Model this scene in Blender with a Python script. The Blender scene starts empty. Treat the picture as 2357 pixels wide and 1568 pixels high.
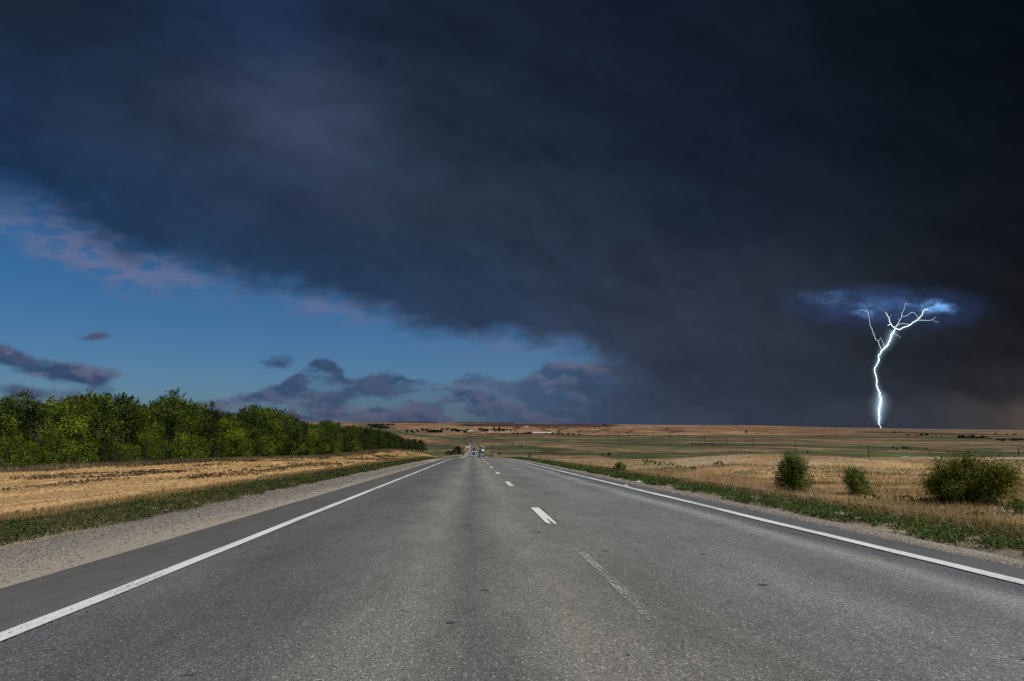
import bpy, math, random
import numpy as np
from mathutils import Vector

SC = bpy.context.scene
COL = SC.collection
rng = np.random.default_rng(7)
random.seed(7)
R = math.radians

# ---------------------------------------------------------------- camera
FPX, IW, IH = 1450.0, 2357.0, 1568.0        # focal length and frame in units of the photo's preview size
EYE = 1.36
PITCH = math.atan(201.0 / FPX)
YAW = 0.0612
cam = bpy.data.cameras.new("camera")
cam.sensor_width = 36.0
cam.lens = FPX / IW * 36.0
cam.clip_start = 0.05
cam.clip_end = 60000.0
camo = bpy.data.objects.new("camera", cam)
camo.location = (0, 0, EYE)
camo.rotation_euler = (math.pi / 2 + PITCH, 0, -YAW)
COL.objects.link(camo)
SC.camera = camo

# ---------------------------------------------------------------- view
SC.view_settings.view_transform = 'Standard'
SC.view_settings.look = 'None'
SC.view_settings.exposure = 0.0
SC.view_settings.gamma = 1.0
SC.cycles.use_denoising = False
SC.cycles.max_bounces = 6
SC.cycles.transparent_max_bounces = 24
SC.cycles.volume_bounces = 0


def s2l(c):
    out = []
    for v in c[:3]:
        v = v / 255.0
        out.append(v / 12.92 if v <= 0.04045 else ((v + 0.055) / 1.055) ** 2.4)
    return tuple(out)


def s4(*c):
    return s2l(c) + (1.0,)


def raydir(x, y):
    cx = (x - IW / 2) / FPX
    cy = (IH / 2 - y) / FPX
    Y = math.cos(PITCH) - cy * math.sin(PITCH)
    Z = math.sin(PITCH) + cy * math.cos(PITCH)
    X = cx
    return (X * math.cos(YAW) + Y * math.sin(YAW), -X * math.sin(YAW) + Y * math.cos(YAW), Z)


def uv(x, y):
    d = raydir(x, y)
    return d[0] / d[1], d[2] / d[1]


def project(X, Y, Z):
    X = np.asarray(X, float); Y = np.asarray(Y, float); Z = np.asarray(Z, float) - EYE
    a = X * math.cos(YAW) - Y * math.sin(YAW)
    b = X * math.sin(YAW) + Y * math.cos(YAW)
    f = b * math.cos(PITCH) + Z * math.sin(PITCH)
    u = -b * math.sin(PITCH) + Z * math.cos(PITCH)
    f = np.maximum(f, 1e-3)
    return IW / 2 + FPX * a / f, IH / 2 - FPX * u / f


# ---------------------------------------------------------------- node helpers
class G:
    """small helper for building node graphs"""
    def __init__(self, nt):
        self.nt = nt

    def n(self, t, **kw):
        nd = self.nt.nodes.new(t)
        for k, v in kw.items():
            setattr(nd, k, v)
        return nd

    def put(self, sock, v):
        if isinstance(v, bpy.types.NodeSocket):
            self.nt.links.new(v, sock)
        elif v is not None:
            try:
                sock.default_value = v
            except Exception:
                sock.default_value = tuple(v) + (1.0,)

    def m(self, op, a, b=None, c=None, clamp=False):
        nd = self.n('ShaderNodeMath', operation=op, use_clamp=clamp)
        self.put(nd.inputs[0], a)
        if b is not None: self.put(nd.inputs[1], b)
        if c is not None: self.put(nd.inputs[2], c)
        return nd.outputs[0]

    def add(self, a, b): return self.m('ADD', a, b)
    def sub(self, a, b): return self.m('SUBTRACT', a, b)
    def mul(self, a, b): return self.m('MULTIPLY', a, b)

    def vm(self, op, a, b=None, scale=None):
        nd = self.n('ShaderNodeVectorMath', operation=op)
        self.put(nd.inputs[0], a)
        if b is not None: self.put(nd.inputs[1], b)
        if scale is not None: self.put(nd.inputs['Scale'], scale)
        return nd.outputs['Value'] if op in ('LENGTH', 'DOT_PRODUCT', 'DISTANCE') else nd.outputs['Vector']

    def ss(self, v, lo, hi, a=0.0, b=1.0, lin=False):
        nd = self.n('ShaderNodeMapRange', interpolation_type='LINEAR' if lin else 'SMOOTHSTEP')
        nd.clamp = True
        self.put(nd.inputs[0], v)
        for i, q in zip((1, 2, 3, 4), (lo, hi, a, b)):
            self.put(nd.inputs[i], q)
        return nd.outputs[0]

    def mix(self, f, a, b, mode='MIX'):
        nd = self.n('ShaderNodeMix', data_type='RGBA', blend_type=mode)
        self.put(nd.inputs[0], f)
        self.put(nd.inputs[6], a if not isinstance(a, tuple) else (a + (1.0,))[:4])
        self.put(nd.inputs[7], b if not isinstance(b, tuple) else (b + (1.0,))[:4])
        return nd.outputs[2]

    def noise(self, vec, scale, detail=4.0, rough=0.55, dist=0.0, out='Fac'):
        nd = self.n('ShaderNodeTexNoise')
        if vec is not None: self.put(nd.inputs['Vector'], vec)
        nd.inputs['Scale'].default_value = scale
        nd.inputs['Detail'].default_value = detail
        nd.inputs['Roughness'].default_value = rough
        nd.inputs['Distortion'].default_value = dist
        return nd.outputs[out]

    def voro(self, vec, scale, out='Distance', feature='F1', rand=1.0):
        nd = self.n('ShaderNodeTexVoronoi', feature=feature)
        if vec is not None: self.put(nd.inputs['Vector'], vec)
        nd.inputs['Scale'].default_value = scale
        nd.inputs['Randomness'].default_value = rand
        return nd.outputs[out]

    def ramp(self, v, stops, interp='EASE'):
        nd = self.n('ShaderNodeValToRGB')
        cr = nd.color_ramp
        cr.interpolation = interp
        while len(cr.elements) > 1:
            cr.elements.remove(cr.elements[-1])
        stops = sorted(stops, key=lambda s: s[0])
        for i, (p, c) in enumerate(stops):
            e = cr.elements[0] if i == 0 else cr.elements.new(p)
            e.position = p
            e.color = (tuple(c) + (1.0,))[:4]
        self.put(nd.inputs[0], v)
        return nd.outputs[0]

    def sep(self, v):
        nd = self.n('ShaderNodeSeparateXYZ')
        self.put(nd.inputs[0], v)
        return nd.outputs

    def comb(self, x=0.0, y=0.0, z=0.0):
        nd = self.n('ShaderNodeCombineXYZ')
        for s, q in zip(nd.inputs, (x, y, z)):
            self.put(s, q)
        return nd.outputs[0]


# ---------------------------------------------------------------- sun
SUN_DIR = Vector((0.50, -0.16, 0.85)).normalized()     # towards the sun: high, to the right and behind
SUN_EL = math.asin(SUN_DIR.z)
SUN_AZ = math.atan2(SUN_DIR.x, SUN_DIR.y)               # clockwise from +Y
sun = bpy.data.lights.new("sun", 'SUN')
sun.energy = 4.7
sun.angle = R(0.53)
sun.color = (1.0, 0.955, 0.88)
suno = bpy.data.objects.new("sun", sun)
suno.rotation_euler = (-SUN_DIR).to_track_quat('-Z', 'Y').to_euler()
COL.objects.link(suno)

# ---------------------------------------------------------------- world: clear sky, storm cloud, cumulus
W = bpy.data.worlds.new("World")
SC.world = W
W.use_nodes = True
W.node_tree.nodes.clear()
g = G(W.node_tree)
out = g.n('ShaderNodeOutputWorld')
bg = g.n('ShaderNodeBackground')
W.node_tree.links.new(bg.outputs[0], out.inputs[0])
BGS = 0.06
bg.inputs[1].default_value = BGS
sky = g.n('ShaderNodeTexSky', sky_type='NISHITA', sun_disc=False)
sky.sun_elevation = SUN_EL
sky.sun_rotation = SUN_AZ
sky.air_density = 1.0
sky.dust_density = 0.6
sky.ozone_density = 2.0
tc = g.n('ShaderNodeTexCoord')
D = g.sep(tc.outputs['Generated'])
yc = g.m('MAXIMUM', D[1], 0.12)
U0 = g.m('DIVIDE', D[0], yc)
V0 = g.m('DIVIDE', D[2], yc)
P0 = g.comb(U0, V0, 0.0)
# slow swirl of the whole cloud deck, so that nothing runs straight
w1 = g.noise(P0, 2.2, 3.0, 0.5, out='Color')
w2 = g.noise(P0, 9.0, 6.0, 0.55, out='Color')
wv = g.vm('ADD', g.vm('SCALE', g.vm('SUBTRACT', w1, (0.5, 0.5, 0.5)), scale=0.10),
          g.vm('SCALE', g.vm('SUBTRACT', w2, (0.5, 0.5, 0.5)), scale=0.045))
PW = g.vm('ADD', P0, wv)
PS = g.sep(PW)
U1, V1 = PS[0], PS[1]


def un(u):                       # U -> 0..1 for ramps
    return (u + 1.1) / 2.2


UT = g.m('ADD', g.mul(U1, 1 / 2.2), 0.5)


def row(y, pts):
    return g.ramp(UT, [(un(uv(x, y)[0]), s2l(c)) for x, c in pts], 'B_SPLINE')


# storm cloud: colour rows from the zenith side down to the horizon
rows = [
    (60, [(-200, (28, 38, 53)), (180, (28, 39, 56)), (480, (32, 48, 78)), (640, (34, 50, 84)), (780, (29, 40, 59)), (1200, (26, 36, 54)), (1600, (21, 29, 41)), (2000, (13, 20, 28)), (2357, (8, 14, 18))]),
    (300, [(-100, (28, 48, 78)), (150, (34, 49, 76)), (430, (42, 54, 74)), (700, (62, 71, 98)), (820, (50, 62, 84)), (960, (34, 47, 65)), (1350, (28, 38, 55)), (1800, (20, 28, 40)), (2357, (12, 15, 21))]),
    (480, [(-100, (34, 66, 104)), (150, (32, 57, 90)), (420, (37, 57, 86)), (700, (48, 60, 86)), (920, (48, 60, 80)), (1250, (40, 51, 69)), (1550, (31, 42, 57)), (1950, (24, 30, 40)), (2357, (16, 18, 23))]),
    (640, [(-100, (40, 72, 110)), (500, (38, 63, 94)), (760, (40, 62, 92)), (1050, (44, 59, 84)), (1350, (44, 54, 74)), (1620, (48, 54, 69)), (1850, (37, 42, 52)), (2100, (29, 33, 41)), (2357, (24, 24, 27))]),
    (800, [(-100, (52, 82, 118)), (800, (50, 72, 106)), (1150, (50, 64, 90)), (1400, (54, 63, 83)), (1650, (51, 56, 70)), (1900, (42, 46, 56)), (2150, (34, 37, 43)), (2357, (34, 32, 34))]),
    (900, [(-100, (62, 82, 118)), (800, (60, 77, 110)), (1150, (56, 70, 99)), (1400, (56, 66, 87)), (1650, (54, 60, 75)), (1900, (46, 51, 62)), (2150, (40, 43, 50)), (2357, (46, 43, 45))]),
    (965, [(-100, (66, 82, 118)), (700, (66, 80, 112)), (1050, (62, 75, 105)), (1300, (58, 70, 92)), (1600, (56, 63, 79)), (1900, (52, 57, 69)), (2150, (50, 51, 58)), (2260, (62, 58, 60)), (2357, (84, 73, 69))]),
]
storm = row(*rows[0])
for (ya, _), (yb, pts) in zip(rows[:-1], rows[1:]):
    f = g.ss(V1, uv(1178, ya)[1], uv(1178, yb)[1])
    storm = g.mix(f, storm, row(yb, pts))
# billows inside the deck
ca_, sa_ = math.cos(0.33), math.sin(0.33)
PR = g.comb(g.sub(g.mul(U1, ca_), g.mul(V1, sa_)), g.add(g.mul(U1, sa_), g.mul(V1, ca_)), 0.0)
b1 = g.noise(g.vm('MULTIPLY', PR, (1.0, 2.3, 1.0)), 3.1, 5.0, 0.5)
b2 = g.noise(g.vm('MULTIPLY', PR, (1.0, 2.0, 1.0)), 9.0, 6.0, 0.55)
b3 = g.noise(g.vm('MULTIPLY', PR, (1.0, 1.6, 1.0)), 26.0, 4.0, 0.5)
bill = g.add(g.ss(b1, 0.30, 0.70, 0.84, 1.15), g.add(g.mul(g.sub(b2, 0.5), 0.62), g.mul(g.sub(b3, 0.5), 0.24)))
storm = g.mix(1.0, storm, g.comb(bill, bill, bill), 'MULTIPLY')

# clear sky to the left below the deck
ctint = g.mix(g.ss(V0, 0.03, 0.30), (0.0225, 0.0375, 0.0580), (0.0156, 0.0385, 0.0590))
clear = g.mix(1.0, sky.outputs[0], ctint, 'MULTIPLY')


def ell(x, y, rx, ry, w=1.0, P=None, soft=1.0):
    """soft ellipse in the sky given by a direction and angular radii"""
    u, v = uv(x, y)
    d = g.vm('LENGTH', g.vm('MULTIPLY', g.vm('SUBTRACT', P if P is not None else PW, (u, v, 0)), (FPX / rx, FPX / ry, 0.0)))
    return g.ss(d, 0.0, 1.0 + soft, w, 0.0)


def total(items):
    t = items[0]
    for q in items[1:]:
        t = g.add(t, q)
    return t


def curve(v, pts, shift):
    nd = g.n('ShaderNodeFloatCurve')
    q = [(un(uv(x, y)[0]), uv(x, y)[1] + shift) for x, y in pts]
    c = nd.mapping.curves[0]
    c.points[0].location = q[0]; c.points[1].location = q[-1]
    for p in q[1:-1]:
        c.points.new(*p)
    nd.mapping.use_clip = False
    nd.mapping.update()
    g.put(nd.inputs['Value'], v)
    return g.sub(nd.outputs[0], shift)


# low cumulus over the horizon: a long bank with a bumpy top, loose clouds on the left
cn = g.noise(g.vm('MULTIPLY', P0, (1.0, 1.9, 1.0)), 15.0, 7.0, 0.55, 0.15)
cn2 = g.noise(g.vm('MULTIPLY', g.vm('ADD', P0, (0.010, 0.010, 0.0)), (1.0, 1.9, 1.0)), 15.0, 7.0, 0.55, 0.15)
cw = g.noise(P0, 24.0, 5.0, 0.55, out='Color')
PC_ = g.vm('ADD', P0, g.vm('SCALE', g.vm('SUBTRACT', cw, (0.5, 0.5, 0.5)), scale=0.030))
US = g.sep(PC_)
top = curve(g.m('ADD', g.mul(US[0], 1 / 2.2), 0.5), [(-500, 1010), (300, 990), (400, 950), (470, 922), (560, 908), (630, 886), (668, 872), (700, 842), (745, 818), (785, 838), (812, 872), (860, 856), (905, 846), (950, 866), (1010, 878), (1070, 860), (1120, 860), (1170, 872), (1220, 858), (1270, 836), (1340, 826), (1430, 836), (1560, 830), (2400, 820)], 0.05)
bank = g.ss(g.add(g.sub(top, US[1]), g.mul(g.sub(cn, 0.5), 0.026)), -0.002, 0.009)
ln = g.noise(g.vm('MULTIPLY', PC_, (1.0, 4.2, 1.0)), 8.0, 5.0, 0.55)
thin = g.ss(g.add(g.mul(ln, 0.6), g.mul(cn, 0.4)), 0.42, 0.54, 0.30, 1.0)
bank = g.mul(bank, g.m('MAXIMUM', thin, g.ss(US[0], uv(900, 900)[0], uv(1250, 900)[0], 0.0, 0.9)))
bank = g.mul(bank, g.ss(V0, 0.065, 0.012, 0.92, 1.0))
bias = total([ell(*e) for e in (
    (60, 838, 90, 16, 0.62), (215, 846, 80, 18, 0.66), (140, 858, 110, 12, 0.55), (60, 906, 80, 18, 0.66), (210, 892, 62, 24, 0.62),
    (205, 766, 52, 9, 0.62), (8, 826, 40, 18, 0.5), (350, 662, 44, 8, 0.42), (640, 831, 36, 12, 0.62), (590, 800, 22, 6, 0.4), (1180, 806, 90, 12, 0.42))])
loose = g.ss(g.add(g.mul(bias, 1.0), g.mul(g.sub(cn, 0.5), 1.5)), 0.22, 0.80)
cmask = g.m('MAXIMUM', bank, loose)
lit = g.ss(g.add(g.sub(cn, cn2), g.mul(g.sub(ln, 0.5), 0.30)), -0.06, 0.10)
toplit = g.ss(g.sub(top, US[1]), 0.0, 0.035, 1.0, 0.0)
slate = g.mix(g.ss(V0, 0.005, 0.10), s2l((58, 72, 103)), s2l((50, 70, 104)))
pale = g.mix(g.ss(V0, 0.0, 0.12), s2l((80, 86, 112)), s2l((92, 101, 128)))
cc = g.mix(g.mul(lit, g.ss(cn2, 0.35, 0.65, 0.95, 0.35)), slate, pale)
shade = total([ell(*e, PC_) for e in ((745, 846, 56, 26, 1.1), (640, 831, 40, 14, 0.5), (905, 880, 70, 30, 0.7), (680, 880, 60, 20, 0.7), (1060, 872, 50, 12, 0.8), (1100, 862, 36, 10, 0.8), (780, 922, 36, 14, 0.8), (590, 880, 40, 10, 0.6), (215, 896, 70, 22, 0.55))])
cc = g.mix(g.m('MINIMUM', g.mul(shade, 0.85), 0.9), cc, s2l((46, 66, 99)))
rosy = total([ell(*e) for e in ((1350, 846, 80, 14, 0.9), (1160, 866, 60, 14, 0.7), (500, 918, 70, 18, 0.6), (470, 905, 60, 14, 0.5), (725, 970, 60, 8, 0.8), (880, 930, 160, 16, 0.35), (205, 768, 70, 16, 0.8), (250, 832, 60, 16, 0.7), (40, 828, 60, 12, 0.6), (350, 662, 60, 14, 0.6), (1010, 870, 50, 10, 0.6))])
cc = g.mix(g.mul(g.m('MINIMUM', rosy, 1.0), g.ss(lit, 0.0, 0.9, 0.35, 0.95)), cc, s2l((110, 106, 126)))
low = g.mix(g.mul(cmask, 0.96), clear, cc)

# lower edge of the storm deck
fc = g.n('ShaderNodeFloatCurve')
edge = [(-500, 330), (-150, 380), (0, 425), (130, 468), (300, 560), (500, 605), (640, 655), (800, 690), (900, 722), (960, 748), (1060, 752), (1180, 768), (1290, 796), (1400, 838), (1500, 850), (1700, 880), (2400, 900)]
cu = fc.mapping.curves[0]
cpts = [(un(uv(x, y)[0]), uv(x, y)[1] + 0.25) for x, y in edge]
cu.points[0].location = cpts[0]
cu.points[1].location = cpts[-1]
for p in cpts[1:-1]:
    cu.points.new(*p)
for p in cu.points:
    p.handle_type = 'AUTO'
fc.mapping.use_clip = False
fc.mapping.update()
g.put(fc.inputs['Value'], UT)
Bv = g.sub(fc.outputs[0], 0.25)
en = g.noise(g.vm('MULTIPLY', P0, (1.0, 1.8, 1.0)), 13.0, 8.0, 0.58)
dd = g.add(g.sub(V1, Bv), g.mul(g.sub(en, 0.5), 0.085))
soft = g.ss(U0, uv(0, 500)[0], uv(700, 650)[0], 0.10, 0.055)
smask = g.m('DIVIDE', g.add(dd, g.mul(soft, 0.55)), soft)
smask = g.ss(smask, 0.0, 1.0)
smask = g.m('MAXIMUM', smask, g.ss(g.add(U1, g.mul(g.sub(en, 0.5), 0.22)), uv(1210, 900)[0], uv(1470, 900)[0]))
# pale torn fringe hanging along the edge
fn = g.noise(g.vm('MULTIPLY', P0, (1.0, 2.6, 1.0)), 17.0, 7.0, 0.6)
fr = g.mul(g.ss(dd, -0.105, -0.035), g.ss(fn, 0.36, 0.60))
fr = g.mul(fr, total([ell(330, 600, 230, 70, 1.0), ell(120, 510, 190, 80, 0.75), ell(800, 705, 130, 40, 0.8), ell(1180, 790, 160, 36, 0.5)]))
low = g.mix(g.m('MINIMUM', fr, 0.9), low, s2l((98, 110, 146)))
storm = g.mix(1.0, storm, g.mix(g.ss(U0, 0.0, 0.5), (0.91, 0.95, 0.93), (0.91, 0.98, 1.02)), 'MULTIPLY')
front = g.mix(smask, low, storm)

# cloud base lit from inside by the lightning
gw = g.vm('ADD', P0, g.vm('SCALE', g.vm('SUBTRACT', g.noise(P0, 26.0, 5.0, 0.55, out='Color'), (0.5, 0.5, 0.5)), scale=0.020))
gn = g.noise(g.vm('MULTIPLY', gw, (1.0, 2.1, 1.0)), 26.0, 6.0, 0.55)
gn2 = g.noise(g.vm('MULTIPLY', gw, (1.0, 1.5, 1.0)), 75.0, 4.0, 0.55)
puff = g.mul(g.ss(gn, 0.36, 0.70, 0.12, 1.25), g.ss(gn2, 0.3, 0.7, 0.65, 1.3))
gl = total([ell(*e, gw, 0.8) for e in ((1920, 688, 70, 13, 0.20), (1990, 716, 30, 16, 0.42), (2040, 706, 44, 18, 0.16), (2120, 704, 44, 16, 0.26), (2160, 706, 34, 16, 0.95), (2185, 715, 26, 10, 0.28))])
gl = g.mul(gl, puff)
halo = total([ell(1945, 698, 120, 36, 0.55, gw, 0.9), ell(2120, 704, 130, 36, 0.75, gw, 0.9), ell(2040, 716, 160, 44, 0.35, gw, 0.9)])
halo = g.mul(halo, g.ss(gn, 0.3, 0.7, 0.55, 1.2))
front = g.mix(1.0, front, g.mix(g.m('MINIMUM', halo, 1.0), (0, 0, 0), s2l((34, 54, 96))), 'ADD')
front = g.mix(1.0, front, g.mix(1.0, s2l((110, 164, 222)), g.comb(gl, gl, gl), 'MULTIPLY'), 'ADD')

# behind the camera the sky is open
back = g.mix(1.0, sky.outputs[0], (BGS, BGS, BGS), 'MULTIPLY')
world = g.mix(g.ss(D[1], 0.14, 0.48), back, front)
world = g.mix(g.ss(D[2], -0.02, -0.001), (0.03, 0.026, 0.02), world)
world = g.vm('SCALE', world, scale=1.0 / BGS)
g.put(bg.inputs[0], world)
W.cycles.sampling_method = 'MANUAL'
W.cycles.sample_map_resolution = 512

# ================================================================ helpers for meshes and objects
def vn(x, y, seed=0):
    x = np.asarray(x, float); y = np.asarray(y, float)
    xi = np.floor(x).astype(np.int64); yi = np.floor(y).astype(np.int64)
    fx = x - xi; fy = y - yi
    fx = fx * fx * (3 - 2 * fx); fy = fy * fy * (3 - 2 * fy)

    def h(a, b):
        n = (a * 374761393 + b * 668265263 + seed * 982451653) & 0xffffffff
        n = ((n ^ (n >> 13)) * 1274126177) & 0xffffffff
        n = n ^ (n >> 16)
        return (n & 0xffff) / 65535.0
    return (h(xi, yi) * (1 - fx) + h(xi + 1, yi) * fx) * (1 - fy) + (h(xi, yi + 1) * (1 - fx) + h(xi + 1, yi + 1) * fx) * fy


def fbm(x, y, seed=0, oct=4, gain=0.5):
    t = 0.0; a = 1.0; s = 0.0
    for i in range(oct):
        t = t + a * vn(np.asarray(x) * 2 ** i, np.asarray(y) * 2 ** i, seed + i * 17)
        s += a; a *= gain
    return t / s


def sst(v, lo, hi):
    t = np.clip((np.asarray(v, float) - lo) / (hi - lo), 0, 1)
    return t * t * (3 - 2 * t)


def mesh(name, V, F, mat, parent=None, smooth=False, col=None, loc=(0, 0, 0), mats=None, mi=None):
    """V (n,3) array, F (m,k) array or list of equal or mixed faces -> one linked mesh object"""
    me = bpy.data.meshes.new(name)
    V = np.asarray(V, dtype=np.float32)
    if isinstance(F, np.ndarray):
        m, k = F.shape
        me.vertices.add(len(V)); me.vertices.foreach_set('co', V.ravel())
        me.loops.add(m * k); me.loops.foreach_set('vertex_index', F.astype(np.int32).ravel())
        me.polygons.add(m); me.polygons.foreach_set('loop_start', np.arange(0, m * k, k, dtype=np.int32))
        me.update(calc_edges=True)
    else:
        me.from_pydata([tuple(map(float, v)) for v in V], [], F)
        me.update()
    if smooth:
        me.polygons.foreach_set('use_smooth', np.ones(len(me.polygons), dtype=bool))
    if col is not None:
        ca = me.color_attributes.new('tint', 'FLOAT_COLOR', 'POINT')
        c4 = np.ones((len(V), 4), dtype=np.float32); c4[:, :3] = np.asarray(col)[:, :3]
        ca.data.foreach_set('color', c4.ravel())
    for q in (mats or [mat]):
        me.materials.append(q)
    if mi is not None:
        me.polygons.foreach_set('material_index', np.asarray(mi, dtype=np.int32))
    o = bpy.data.objects.new(name, me)
    COL.objects.link(o)
    o.location = loc
    if parent is not None:
        o.parent = parent
    return o


def empty(name, loc=(0, 0, 0), rz=0.0, scale=1.0):
    o = bpy.data.objects.new(name, None)
    COL.objects.link(o)
    o.location = loc; o.rotation_euler = (0, 0, rz); o.scale = (scale,) * 3
    o.empty_display_size = 0.3
    return o


def tag(o, label=None, cat=None, group=None, kind=None):
    if label: o['label'] = label
    if cat: o['category'] = cat
    if group: o['group'] = group
    if kind: o['kind'] = kind
    return o


def copy_tree(o, parent=None):
    c = o.copy(); COL.objects.link(c)
    c.parent = parent
    for ch in o.children:
        copy_tree(ch, c)
    return c


class MB:
    """collects boxes, cylinders, prisms and tubes into one mesh"""
    def __init__(self):
        self.v = []; self.f = []

    def _add(self, vs, fs):
        b = len(self.v)
        self.v += [tuple(map(float, q)) for q in vs]
        self.f += [tuple(b + i for i in q) for q in fs]
        return self

    def box(self, x0, x1, y0, y1, z0, z1, bev=0.0):
        if bev <= 0:
            vs = [(x0, y0, z0), (x1, y0, z0), (x1, y1, z0), (x0, y1, z0), (x0, y0, z1), (x1, y0, z1), (x1, y1, z1), (x0, y1, z1)]
            return self._add(vs, [(3, 2, 1, 0), (4, 5, 6, 7), (0, 1, 5, 4), (1, 2, 6, 5), (2, 3, 7, 6), (3, 0, 4, 7)])
        b = bev
        rings = []
        for z, q in ((z0, b), (z0 + b, 0), (z1 - b, 0), (z1, b)):
            r = []
            for (cx, cy, sx, sy) in ((x0, y0, 1, 1), (x1, y0, -1, 1), (x1, y1, -1, -1), (x0, y1, 1, -1)):
                ax, ay = cx + sx * q, cy + sy * q
                if sx * sy > 0:
                    r += [(ax, ay + sy * b, z), (ax + sx * b, ay, z)]
                else:
                    r += [(ax + sx * b, ay, z), (ax, ay + sy * b, z)]
            rings.append(r)
        vs = sum(rings, [])
        fs = [tuple(range(7, -1, -1)), tuple(24 + i for i in range(8))]
        for k in range(3):
            for i in range(8):
                j = (i + 1) % 8
                fs.append((k * 8 + i, k * 8 + j, (k + 1) * 8 + j, (k + 1) * 8 + i))
        return self._add(vs, fs)

    def lathe(self, c, axis, prof, n=20):
        """prof: list of (distance along axis, radius)"""
        vs, fs = [], []
        ax = {'x': (0, 1, 2), 'y': (1, 2, 0), 'z': (2, 0, 1)}[axis]
        for d, r in prof:
            for i in range(n):
                a = 2 * math.pi * i / n
                p = [0, 0, 0]
                p[ax[0]] = d; p[ax[1]] = r * math.cos(a); p[ax[2]] = r * math.sin(a)
                vs.append((c[0] + p[0], c[1] + p[1], c[2] + p[2]))
        m = len(prof)
        for k in range(m - 1):
            for i in range(n):
                j = (i + 1) % n
                fs.append((k * n + i, k * n + j, (k + 1) * n + j, (k + 1) * n + i))
        fs.append(tuple(range(n - 1, -1, -1))); fs.append(tuple((m - 1) * n + i for i in range(n)))
        return self._add(vs, fs)

    def prism(self, prof, x0, x1, inset=None):
        """outline in (y, z) pushed along x; inset moves the outline's x per point (taper)"""
        n = len(prof)
        ins = inset or [0] * n
        vs = [(x0 + q, y, z) for (y, z), q in zip(prof, ins)] + [(x1 - q, y, z) for (y, z), q in zip(prof, ins)]
        fs = [tuple(range(n)), tuple(range(2 * n - 1, n - 1, -1))]
        for i in range(n):
            j = (i + 1) % n
            fs.append((i, n + i, n + j, j))
        return self._add(vs, fs)

    def tube(self, pts, rad, n=6):
        vs, fs = [], []
        pts = [Vector(p) for p in pts]
        for k, p in enumerate(pts):
            t = (pts[min(k + 1, len(pts) - 1)] - pts[max(k - 1, 0)]).normalized()
            a = t.cross(Vector((0, 1, 0.01)) if abs(t.y) < 0.9 else Vector((1, 0, 0))).normalized()
            b = t.cross(a)
            r = rad[k] if isinstance(rad, (list, tuple)) else rad
            for i in range(n):
                q = 2 * math.pi * i / n
                vs.append(p + a * (r * math.cos(q)) + b * (r * math.sin(q)))
        m = len(pts)
        for k in range(m - 1):
            for i in range(n):
                j = (i + 1) % n
                fs.append((k * n + i, k * n + j, (k + 1) * n + j, (k + 1) * n + i))
        fs.append(tuple(range(n - 1, -1, -1))); fs.append(tuple((m - 1) * n + i for i in range(n)))
        return self._add(vs, fs)

    def build(self, name, mat, parent=None, smooth=False, loc=(0, 0, 0)):
        return mesh(name, np.array(self.v), self.f, mat, parent, smooth, loc=loc)


# ================================================================ materials
def mat(name):
    m = bpy.data.materials.new(name)
    m.use_nodes = True
    nt = m.node_tree
    nt.nodes.clear()
    q = G(nt)
    o = q.n('ShaderNodeOutputMaterial')
    b = q.n('ShaderNodeBsdfPrincipled')
    nt.links.new(b.outputs[0], o.inputs[0])
    q.bsdf = b; q.out = o; q.mat = m
    return q


def plain(name, c, rough=0.6, metal=0.0, var=0.12, scale=3.0, emit=None, es=0.0):
    q = mat(name)
    pos = q.n('ShaderNodeTexCoord').outputs['Object']
    n = q.noise(pos, scale, 5.0, 0.6)
    f = q.ss(n, 0.3, 0.7, 1 - var, 1 + var)
    q.put(q.bsdf.inputs['Base Color'], q.mix(1.0, tuple(c), q.comb(f, f, f), 'MULTIPLY'))
    q.put(q.bsdf.inputs['Roughness'], q.ss(n, 0.2, 0.8, max(0.05, rough - 0.08), min(1, rough + 0.08)))
    q.bsdf.inputs['Metallic'].default_value = metal
    if emit:
        q.bsdf.inputs['Emission Color'].default_value = tuple(emit) + (1,)
        q.bsdf.inputs['Emission Strength'].default_value = es
    return q.mat


def foliage(name, trans=0.32, rough=0.75, spec=0.12):
    q = mat(name)
    at_ = q.n('ShaderNodeAttribute'); at_.attribute_name = 'tint'
    c = at_.outputs['Color']
    q.put(q.bsdf.inputs['Base Color'], c)
    q.bsdf.inputs['Roughness'].default_value = rough
    q.bsdf.inputs['Specular IOR Level'].default_value = spec
    t = q.n('ShaderNodeBsdfTranslucent')
    q.put(t.inputs[0], q.mix(1.0, c, (1.1, 1.15, 0.6), 'MULTIPLY'))
    mx = q.n('ShaderNodeMixShader')
    mx.inputs[0].default_value = trans
    q.nt.links.new(q.bsdf.outputs[0], mx.inputs[1]); q.nt.links.new(t.outputs[0], mx.inputs[2])
    q.nt.links.new(mx.outputs[0], q.out.inputs[0])
    return q.mat


# ================================================================ the lie of the land
def pchip(xs, ys, x):
    xs = np.asarray(xs, float); ys = np.asarray(ys, float)
    h = np.diff(xs); d = np.diff(ys) / h
    m = np.zeros_like(xs)
    m[0], m[-1] = d[0], d[-1]
    for i in range(1, len(xs) - 1):
        if d[i - 1] * d[i] > 0:
            w1 = 2 * h[i] + h[i - 1]; w2 = h[i] + 2 * h[i - 1]
            m[i] = (w1 + w2) / (w1 / d[i - 1] + w2 / d[i])
    x = np.clip(np.asarray(x, float), xs[0], xs[-1])
    k = np.clip(np.searchsorted(xs, x) - 1, 0, len(xs) - 2)
    t = (x - xs[k]) / h[k]
    return ((1 + 2 * t) * (1 - t) ** 2 * ys[k] + t * (1 - t) ** 2 * h[k] * m[k] + t * t * (3 - 2 * t) * ys[k + 1] + t * t * (t - 1) * h[k] * m[k + 1])


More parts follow.
